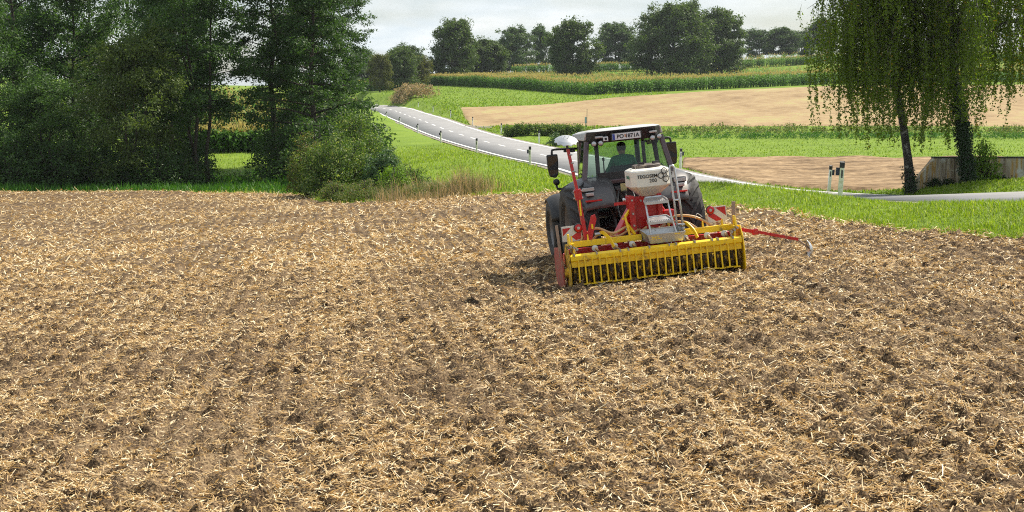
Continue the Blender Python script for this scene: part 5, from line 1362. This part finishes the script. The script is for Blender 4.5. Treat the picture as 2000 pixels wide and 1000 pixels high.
# scraper bar with scrapers
sb = MB().prism([(-.115, .595), (-.06, .625), (.02, .61), (.02, .50), (-.09, .50), (-.115, .52)], -W2, W2, 'YZ').build('scraper_bar', M['yellow'], IM, bevel=.006)
MB().box(-W2+.01, W2-.01, -.085, -.07, .405, .499).build('scraper_plate', M['yellow'], sb)
mb = MB().box(-.012, .012, -.128, -.105, .125, .575); mb.box(-.055, .055, -.135, -.02, .108, .124)
scr = mb.mesh('scraper', M['yellow'])
for k in range(NR):
    o = link(bpy.data.objects.new('scraper', scr), IM); o.location = (-W2+.06+SPC*(k+.5), 0, random.uniform(-.006, .006)); o.rotation_euler = (random.uniform(-.03, .03), random.uniform(-.02, .02), 0)
cl = MB().box(-.012, .012, -.122, .03, .59, .635).mesh('clamp', M['steel'])
for x in (-1.40, -1.02, -.62, -.48, -.12, .22, .34, .66, .96, 1.06, 1.32):
    link(bpy.data.objects.new('clamp', cl), IM).location = (x, 0, 0)
# end plates
for s in (-1, 1):
    MB().prism([(-.15, .10), (-.16, .40), (-.10, .64), (.02, .80), (.20, .78), (.40, .55), (.36, .18), (.16, .03), (-.05, .03)], s*(W2+.012), s*(W2+.030), 'YZ').build('end_plate', M['yellow_dirty' if s < 0 else 'yellow'], IM, bevel=.004)
    MB().lathe([(0, .001), (0, .09), (s*.05, .085), (s*.06, .001)], (s*(W2+.030), .16, .30), 'X', 18).build('roller_bearing', M['yellow_dirty'], IM)
    mb = MB().prism([(.02, .74), (.12, .95), (.20, .95), (.22, .74)], s*(W2-.05), s*(W2-.02), 'YZ'); mb.prism([(-.02, .60), (.0, .80), (.14, .80), (.14, .60)], s*(W2-.10), s*(W2-.07), 'YZ')
    mb.build('arm_bracket', M['yellow'], IM, bevel=.004)
    mb = MB()
    for k in range(3): mb.cyl((s*(W2-.14+.05*k), -.04, .70+.03*k), (s*(W2-.14+.05*k), .10, .70+.03*k), .022, n=8)
    mb.build('adjusting_pins', M['steel'], IM)
MB().prism([(.16, .02), (.12, .34), (.22, .60), (.34, .72), (.95, .66), (1.02, .30), (.92, .05), (.40, -.03)], -W2-.115, -W2-.085, 'YZ').build('side_plate', M['red_dusty'], IM, bevel=.006)
MB().prism([(.30, .02), (.28, .40), (.95, .50), (1.0, .05)], W2+.085, W2+.11, 'YZ').build('side_plate', M['red_dusty'], IM, bevel=.006)
MB().bar((-W2-.10, .30, .55), (-W2-.12, .34, 1.10), .045, .03).build('side_stake', M['rusty'], IM, bevel=.005)
MB().bar((W2-.02, .30, .70), (W2+.02, .32, 1.18), .055, .05).build('side_stake', M['rusty'], IM, bevel=.005)
# harrow body with tine rotors
MB().box(-W2+.02, W2-.02, .52, .92, .36, .56).build('gear_trough', M['red'], IM, bevel=.03)
MB().box(-W2+.06, W2-.06, .40, .50, .56, .66).build('cross_beam', M['red'], IM, bevel=.01)
for k in range(10):
    x = -W2+.18+k*.29
    mb = MB().cyl((x, .72, .36), (x, .72, .28), .07, n=10)
    for s in (-1, 1): mb.bar((x+s*.08, .72, .30), (x+s*.10, .70, .0), .018, .05)
    mb.build('tine_rotor', M['t_dark'], IM)
# yellow rear beam either side of the platform
for (a, b) in ((-W2+.06, -.16), (.50, W2-.04)):
    MB().box(a, b, .26, .36, .70, .80).build('rear_beam', M['yellow'], IM, bevel=.008)
MB().box(-.16, .50, .29, .34, .66, .72).build('beam_joint', M['yellow_dirty'], IM)
peg = MB().hexa([(-.016, .285, .80), (.016, .285, .80), (.016, .325, .80), (-.016, .325, .80), (-.009, .29, .90), (.009, .29, .90), (.009, .32, .90), (-.009, .32, .90)]).mesh('peg', M['yellow'])
for x in (-1.36, -1.08, .92, 1.26): link(bpy.data.objects.new('peg', peg), IM).location = (x, 0, -.002)
for x in (-.76, .68):
    P = spline([(x-.10, .30, .90), (x-.06, .22, .90), (x+.02, .12, .80), (x+.07, .04, .66)], 5)
    mb = MB()
    for q in range(len(P)-1): mb.bar(P[q], P[q+1], .022, .055)
    mb.build('curved_bracket', M['yellow'], IM)
    MB().lathe([(0, .001), (0, .03), (.10, .03), (.10, .001)], (x-.19, .31, .88), 'X', 10).build('pivot_pin', M['steel'], IM)
for s in (-1, 1): MB().bar((s*.30-.08+.12, .33, .80), (s*.38-.16+.14, .55, 1.08), .035, .045).build('hopper_stay', M['yellow'], IM, bevel=.004)
MB().bar((-.35, .33, .80), (-.40, .36, 1.12), .035, .045).build('hopper_stay', M['yellow'], IM, bevel=.004)
MB().bar((-.40, .36, 1.12), (-.24, .55, 1.24), .035, .045).build('hopper_stay', M['yellow'], IM, bevel=.004)
# red headstock
MB().bar((-.66, .48, .62), (-.18, .62, 1.30), .17, .10).build('headstock_strut', M['red'], IM, bevel=.012)
MB().bar((.62, .58, .62), (.24, .66, 1.28), .11, .08).build('headstock_strut', M['red'], IM, bevel=.012)
mb = MB().box(-.26, .24, .52, .66, .74, 1.42); mb.box(-.30, -.20, .40, .70, .70, 1.45); mb.box(.20, .28, .42, .70, .70, 1.45)
mb.build('headstock', M['red'], IM, bevel=.012)
for k, (x, z) in enumerate([(-.25, 1.38), (-.25, 1.15), (-.25, .95), (-.25, .80), (-.10, 1.36), (.1, 1.36)]): MB().cyl((x, .36, z), (x, .41, z), .018, n=8).build('bolt', M['steel'], IM)
MB().box(.30, .50, .46, .70, .92, 1.14).build('metering_box', M['red'], IM, bevel=.015)
MB().bar((-.52, .60, 1.33), (-.10, .60, 1.33), .05).build('top_rail', M['red'], IM)
MB().bar((0, .66, 1.05), (0, 1.15, 1.12), .07, .10).build('top_link_mount', M['red'], IM)
for s in (-1, 1): MB().bar((s*.42, .80, .56), (s*.42, 1.22, .58), .05, .14).build('lower_link_mount', M['red'], IM)
mb = MB().lathe([(-.10, .001), (-.10, .10), (.10, .10), (.10, .001)], (.06, .42, .92), 'X', 20); mb.build('blower_fan', M['red'], IM, smooth=False)

# seed hopper
HC = (.10, .62)
def ringpts(hw, hd, ch, z): return [(HC[0]+x, HC[1]+y, z) for x, y in [(-hw+ch, -hd), (hw-ch, -hd), (hw, -hd+ch), (hw, hd-ch), (hw-ch, hd), (-hw+ch, hd), (-hw, hd-ch), (-hw, -hd+ch)]]
secs = [ringpts(.15, .14, .03, 1.42), ringpts(.33, .335, .08, 1.585), ringpts(.34, .345, .08, 1.60), ringpts(.337, .342, .08, 1.845), ringpts(.325, .33, .08, 1.868), ringpts(.27, .26, .10, 1.90)]
vs = [p for s in secs for p in s]; fs = [tuple(range(8))[::-1], tuple(range(len(vs)-8, len(vs)))]
for k in range(len(secs)-1): fs += [(k*8+i, k*8+(i+1) % 8, k*8+8+(i+1) % 8, k*8+8+i) for i in range(8)]
hop = MB()._add(vs, fs).build('seed_hopper', M['hopper'], IM, bevel=.006, seg=2)
yf = HC[1]-.345-.003
fr_x = (math.radians(90), 0, 0)
text('TEGOSEM', .080, 'ink', hop, (.03, yf-.002, 1.765), fr_x, offset=.0012)
text('200', .088, 'ink', hop, (.125, yf-.002, 1.685), fr_x)
# four-leaf emblem of rounded outlines
mb = MB(); cx, cz = .335, 1.765; 
for (sx, sz) in ((-1, 1), (1, 1), (-1, -1), (1, -1)):
    loop = []
    for k in range(24):
        a = 2*math.pi*k/24; c_, s2 = math.cos(a), math.sin(a)
        ex = 3.6; rr = 1/((abs(c_)**ex+abs(s2)**ex)**(1/ex))
        loop.append((rr*c_*.043, rr*s2*.043))
    rot = math.radians(-38)
    pts = []
    for (a, b) in loop + loop[:1]:
        a2, b2 = a+sx*.052, b+sz*.052
        pts.append((cx+a2*math.cos(rot)-b2*math.sin(rot), yf-.003, cz+a2*math.sin(rot)+b2*math.cos(rot)))
    for q in range(len(pts)-1): mb.bar(pts[q], pts[q+1], .004, .012, up=(0, 1, 0)) if False else mb.bar(pts[q], pts[q+1], .012, .004, up=(0, 1, 0))
mb.build('emblem', M['ink'], hop)
text('TINGER', .075, 'ink_green', hop, (HC[0]-.34-.003, HC[1]-.03, 1.755), (math.radians(90), 0, math.radians(-90)), offset=.001)
lid = MB().lathe([(1.895, .225), (1.905, .245), (1.945, .245), (1.955, .23), (1.965, .12), (1.965, .001)], (HC[0]+.0, HC[1], 0), 'Z', 30).build('hopper_lid', M['lid'], IM, smooth=False, bevel=0)
for (a, b) in (((-.17, -.12), (-.06, -.16)), ((.08, -.17), (.20, -.08))):
    MB().bar((HC[0]+a[0], HC[1]+a[1], 1.985), (HC[0]+b[0], HC[1]+b[1], 1.985), .035, .035).build('lid_clip', M['t_black'], lid)
MB().tube([(HC[0]-.24, HC[1]-.26, 1.90), (HC[0]-.25, HC[1]-.28, 1.955)], .008, 6).build('lid_stay', M['steel'], IM)

# steps, platform and handrail
mb = MB()
for s, sl in ((-1, 0), (1, 0)):
    mb.tube([(.12+s*.19, .14, 1.33), (.145+s*.20, .10, 1.05), (.18+s*.22, .06, .76), (.19+s*.22, .05, .66)], .017, 8)
mb.build('step_rail', M['zinc'], IM, smooth=True)
def tread(z, y0, y1, x, w):
    o = MB()
    pts = [(x-w, y0, z), (x-w*.96, y0+.10, z+.04), (x-w*.72, y1, z+.085), (x+w*.72, y1, z+.085), (x+w*.96, y0+.10, z+.04), (x+w, y0, z)]
    o._add([(p[0], p[1], p[2]) for p in pts] + [(p[0], p[1], p[2]-.02) for p in pts], [tuple(range(6)), tuple(range(6, 12))[::-1]] + [(i, (i+1) % 6, (i+1) % 6+6, i+6) for i in range(6)])
    o.tube([(p[0], p[1], p[2]) for p in pts], .018, 6); o.bar((x-w, y0, z), (x+w, y0, z), .03, .045)
    t = o.build('step_tread', M['zinc'], IM)
    for k in range(9): MB().cyl((x-w*.7+k*w*.175, y0+.07, z+.024), (x-w*.7+k*w*.175, y0+.07, z+.036), .010, n=6).build('stud', M['zinc'], t)
    return t
tread(1.32, .12, .36, .12, .20); tread(.985, .08, .32, .15, .215)
mb = MB()
x0, x1 = -.17, .53
mb._add([(x0, .30, .86), (x1, .30, .86), (x1+.0, -.02, .80), (x0+.05, -.02, .80), (x0+.02, .28, .70), (x1-.02, .28, .70), (x1-.04, .02, .645), (x0+.10, .02, .645)],
        [(4, 5, 6, 7), (0, 4, 7, 3), (1, 2, 6, 5), (3, 7, 6, 2), (0, 1, 5, 4)])
pf = mb.build('platform', M['zinc'], IM)
md = pf.modifiers.new('thick', 'SOLIDIFY'); md.thickness = .008
MB().bar((x0, .30, .865), (x1, .30, .865), .022).build('platform_rim', M['zinc'], pf)
slot = MB().box(-.008, .008, -.003, .003, 0, .018).mesh('platform_slot', M['yellow'])
for r_ in range(3):
    for k in range(7 if r_ else 5): link(bpy.data.objects.new('platform_slot', slot), pf).location = (x0+.13+k*.026 + (.0 if r_ < 2 else 0), -.012+.012*r_, .745-.03*r_)
for k in range(4): link(bpy.data.objects.new('platform_slot', slot), pf).location = (x1-.17+k*.026, -.014, .765)
mb = MB()
mb.tube([(.45, .18, .74), (.435, .20, 1.30), (.41, .22, 1.86), (.43, .22, 1.905), (.475, .22, 1.905), (.495, .22, 1.86), (.53, .20, 1.30), (.555, .18, .74)], .020, 8)
mb.tube([(.435, .20, 1.32), (.53, .20, 1.32)], .018, 8)
mb.build('handrail', M['zinc'], IM, smooth=True)
mb = MB()
for k in range(3): mb.cyl((.50, .10, .78+.06*k), (.56, .10, .78+.06*k), .02, n=8)
mb.build('rail_clamp', M['steel'], IM)

# seed outlets and hoses
def hose(pts, r=.022, nm='seed_hose'): MB().tube([tuple(q) for q in spline(pts, 8)], r, 8).build(nm, M['hose'], IM, smooth=True)
for k, x in enumerate((-1.38, -1.0, -.66, -.36, .10, .56, .94, 1.24)):
    e = MB().lathe([(-.025, .001), (-.03, .055), (.012, .05), (.03, .03), (.03, .001)], (x, .17, .665), 'Y', 14).build('seed_outlet', M['warn_white'], IM, smooth=True)
    MB().tube([(x+.01, .14, .67), (x+.03, .12, .64), (x+.06, .14, .615)], .020, 7).build('outlet_spout', M['hose'], e, smooth=True)
hose([(-.10, .50, .82), (-.34, .44, .94), (-.62, .40, .86), (-.90, .42, .97), (-1.14, .40, .86), (-1.22, .32, .72)])
hose([(-.10, .52, .80), (-.30, .46, .88), (-.55, .42, .80), (-.80, .42, .90), (-1.0, .38, .78)])
hose([(-.05, .50, .84), (-.20, .42, .86), (-.34, .36, .78), (-.40, .26, .70)])
hose([(.18, .50, .86), (.48, .44, 1.02), (.78, .42, .99), (1.02, .40, .86), (1.16, .34, .72)])
hose([(.18, .52, .80), (.42, .44, .92), (.66, .42, .90), (.86, .38, .76)])
hose([(-.15, .46, .80), (-.02, .36, .90), (.14, .36, .86), (.30, .44, .90)], .03)
mb = MB()
for pts in ([(.38, .06, .72), (.44, .0, .70), (.47, .02, .62), (.43, .04, .56)], [(.30, .04, .66), (.27, 0, .58), (.32, .0, .52)], [(.92, .30, .98), (.84, .30, 1.04), (.80, .32, .96)]): mb.tube([tuple(q) for q in spline(pts, 5)], .006, 5)
mb.build('cable', M['plate_white'], IM)

# warning boards with round lamps
def board(x, y, z, s, tilt):
    e = link(bpy.data.objects.new('warning_board', MB().box(-.17, .17, -.008, .008, -.13, .13).mesh('warning_board', M['warn_white'])), IM)
    e.location = (x, y, z); e.rotation_euler = (0, tilt, 0)
    # red diagonal bars
    if s < 0: polys = [[(-.155, .115), (.02, .115), (-.155, -.045)], [(.155, .06), (.155, -.115), (.10, -.115), (-.03, -.02)], [(-.155, -.115), (-.06, -.115), (-.155, -.10)]]
    else: polys = [[(-.02, .115), (.155, .115), (.155, -.045)], [(-.155, .03), (-.155, -.02), (-.03, -.115), (.10, -.115), (-.06, .02)]]
    if s < 0: polys = [[(-.155, .10), (-.01, .10), (-.155, -.03)], [(.155, .05), (.155, -.10), (.06, -.118), (-.01, -.05)]]
    for p in polys: MB().prism(p, -.0105, -.0085, 'XZ').build('red_stripe', M['warn_red'], e)
    lx = -s*.115
    l = MB().lathe([(-.035, .001), (-.035, .072), (0, .078), (.02, .06)], (lx, -.012, .085), 'Y', 20).build('round_lamp', M['t_black'], e, smooth=True)
    MB().lathe([(-.046, .001), (-.046, .03), (-.040, .064), (-.036, .066)], (lx, -.012, .085), 'Y', 20).build('red_lens', M['lamp_red'], l, smooth=True)
    MB().lathe([(-.050, .001), (-.049, .026)], (lx, -.012, .085), 'Y', 12).build('white_ring', M['lamp_clear'], l)
    MB().bar((0, .02, -.13), (0, .05, -.40), .03).build('board_stay', M['rusty'], e)
    return e
board(-1.33, .40, .93, -1, .0); board(1.22, .46, .98, 1, -.03)

# left track marker folded upright with its toothed disc on top
def toothed_disc(r, n=11):
    mb = MB(); pr = []
    rings = [(0.001, .05), (r*.35, .045), (r*.7, .02), (r*.92, -.01)]
    ns = n*4
    for (rr, zz) in rings:
        for k in range(ns): a = 2*math.pi*k/ns; mb.v.append((rr*math.cos(a), rr*math.sin(a), zz))
    for k in range(ns):
        a = 2*math.pi*k/ns; ph = (k % 4); rr = r*(1.0, 1.0, .9, .9)[ph]; mb.v.append((rr*math.cos(a), rr*math.sin(a), -.025))
    for j in range(4):
        for k in range(ns): k2 = (k+1) % ns; mb.f.append((j*ns+k, j*ns+k2, (j+1)*ns+k2, (j+1)*ns+k))
    return mb
mk = link(bpy.data.objects.new('marker_arm', MB().bar((-1.10, .36, .78), (-1.17, .38, 1.62), .065, .055).bar((-1.162, .372, 1.55), (-1.26, .40, 2.36), .05, .045).mesh('marker_arm', M['red'])), IM)
mb = MB().box(-.06, .06, -.05, .05, -.09, .09); 
sl = mb.build('slide_clamp', M['red'], mk, bevel=.01); sl.location = (-1.165, .375, 1.58); sl.rotation_euler = (0, -.1, 0)
for dz in (-.06, .06):
    for dx in (-.075, .075): MB().cyl((-1.165+dx*1.1, .36, 1.58+dz), (-1.165+dx*.8, .36, 1.58+dz), .016, n=8).build('bolt', M['steel'], mk)
MB().prism([(-1.115, .78), (-.99, 1.20), (-.92, 1.22), (-.90, 1.14), (-1.02, .76)], .30, .335, 'XZ').build('marker_pivot', M['red'], mk, bevel=.006)
MB().bar((-1.13, .42, .70), (-1.10, .42, 1.12), .04).build('marker_ram', M['red'], mk)
MB().box(-1.165, -1.138, .335, .342, 1.22, 1.50).build('sticker', M['yellow'], mk)
MB().box(-1.0, -.97, .292, .299, .98, 1.06).build('sticker', M['yellow'], mk)
for z in (1.98, 2.12, 2.26): MB().cyl((-1.235-.10*(z-2.1), .37, z), (-1.18-.10*(z-2.1), .37, z), .012, n=8).build('bolt', M['steel'], mk)
MB().tube([(-1.26, .40, 2.34), (-1.275, .40, 2.50)], .022, 8).build('disc_stub', M['t_dark'], mk)
d = toothed_disc(.205).build('marker_disc', M['zinc'], mk, smooth=False); d.location = (-1.275, .38, 2.52); d.rotation_euler = (math.radians(24), math.radians(-4), .3)
md = d.modifiers.new('thick', 'SOLIDIFY'); md.thickness = .006
for k in range(4): MB().lathe([(0, .001), (0, .012), (-.012, .001)], (.045*math.cos(k*1.57), .045*math.sin(k*1.57), .056), 'Z', 6).build('rivet', M['chrome'], d)
# right track marker unfolded
mk2 = link(bpy.data.objects.new('marker_arm', MB().bar((W2-.04, .36, .72), (W2+.44, .34, .595), .055, .06).bar((W2+.34, .345, .625), (W2+1.10, .31, .40), .042, .05).mesh('marker_arm', M['red'])), IM)
MB().box(-.05, .05, -.04, .04, -.05, .05).build('slide_clamp', M['red'], mk2, bevel=.008).location = (W2+.36, .345, .612)
for x, z in ((.36, .655), (.86, .49), (1.06, .435)): MB().cyl((W2+x, .33, z), (W2+x, .33, z+.03), .014, n=8).build('bolt', M['steel'], mk2)
MB().tube([(W2+1.09, .31, .40), (W2+1.22, .29, .28), (W2+1.28, .29, .22)], .016, 8).build('disc_stub', M['rusty'], mk2)
d2 = toothed_disc(.15).build('marker_disc', M['zinc'], mk2); d2.location = (W2+1.28, .28, .22); d2.rotation_euler = (math.radians(4), math.radians(88), 0)
md = d2.modifiers.new('thick', 'SOLIDIFY'); md.thickness = .006

# ------------------------------------------------------------------ summer haze over the land
hz_me = MB().box(-700, 700, -402, 1102, -14, 62).mesh('haze', bpy.data.materials.new('haze_air'))
hm = hz_me.materials[0]; hm.use_nodes = True; hm.node_tree.nodes.clear()
ho = hm.node_tree.nodes.new('ShaderNodeOutputMaterial'); hv = hm.node_tree.nodes.new('ShaderNodeVolumePrincipled')
hv.inputs['Color'].default_value = (.80, .88, .95, 1); hv.inputs['Density'].default_value = .00010; hv.inputs['Anisotropy'].default_value = .3
hm.node_tree.links.new(hv.outputs[0], ho.inputs['Volume'])
haze = link(bpy.data.objects.new('haze', hz_me)); props(haze, 'pale summer haze between the camera and the far trees', 'haze', kind='stuff')
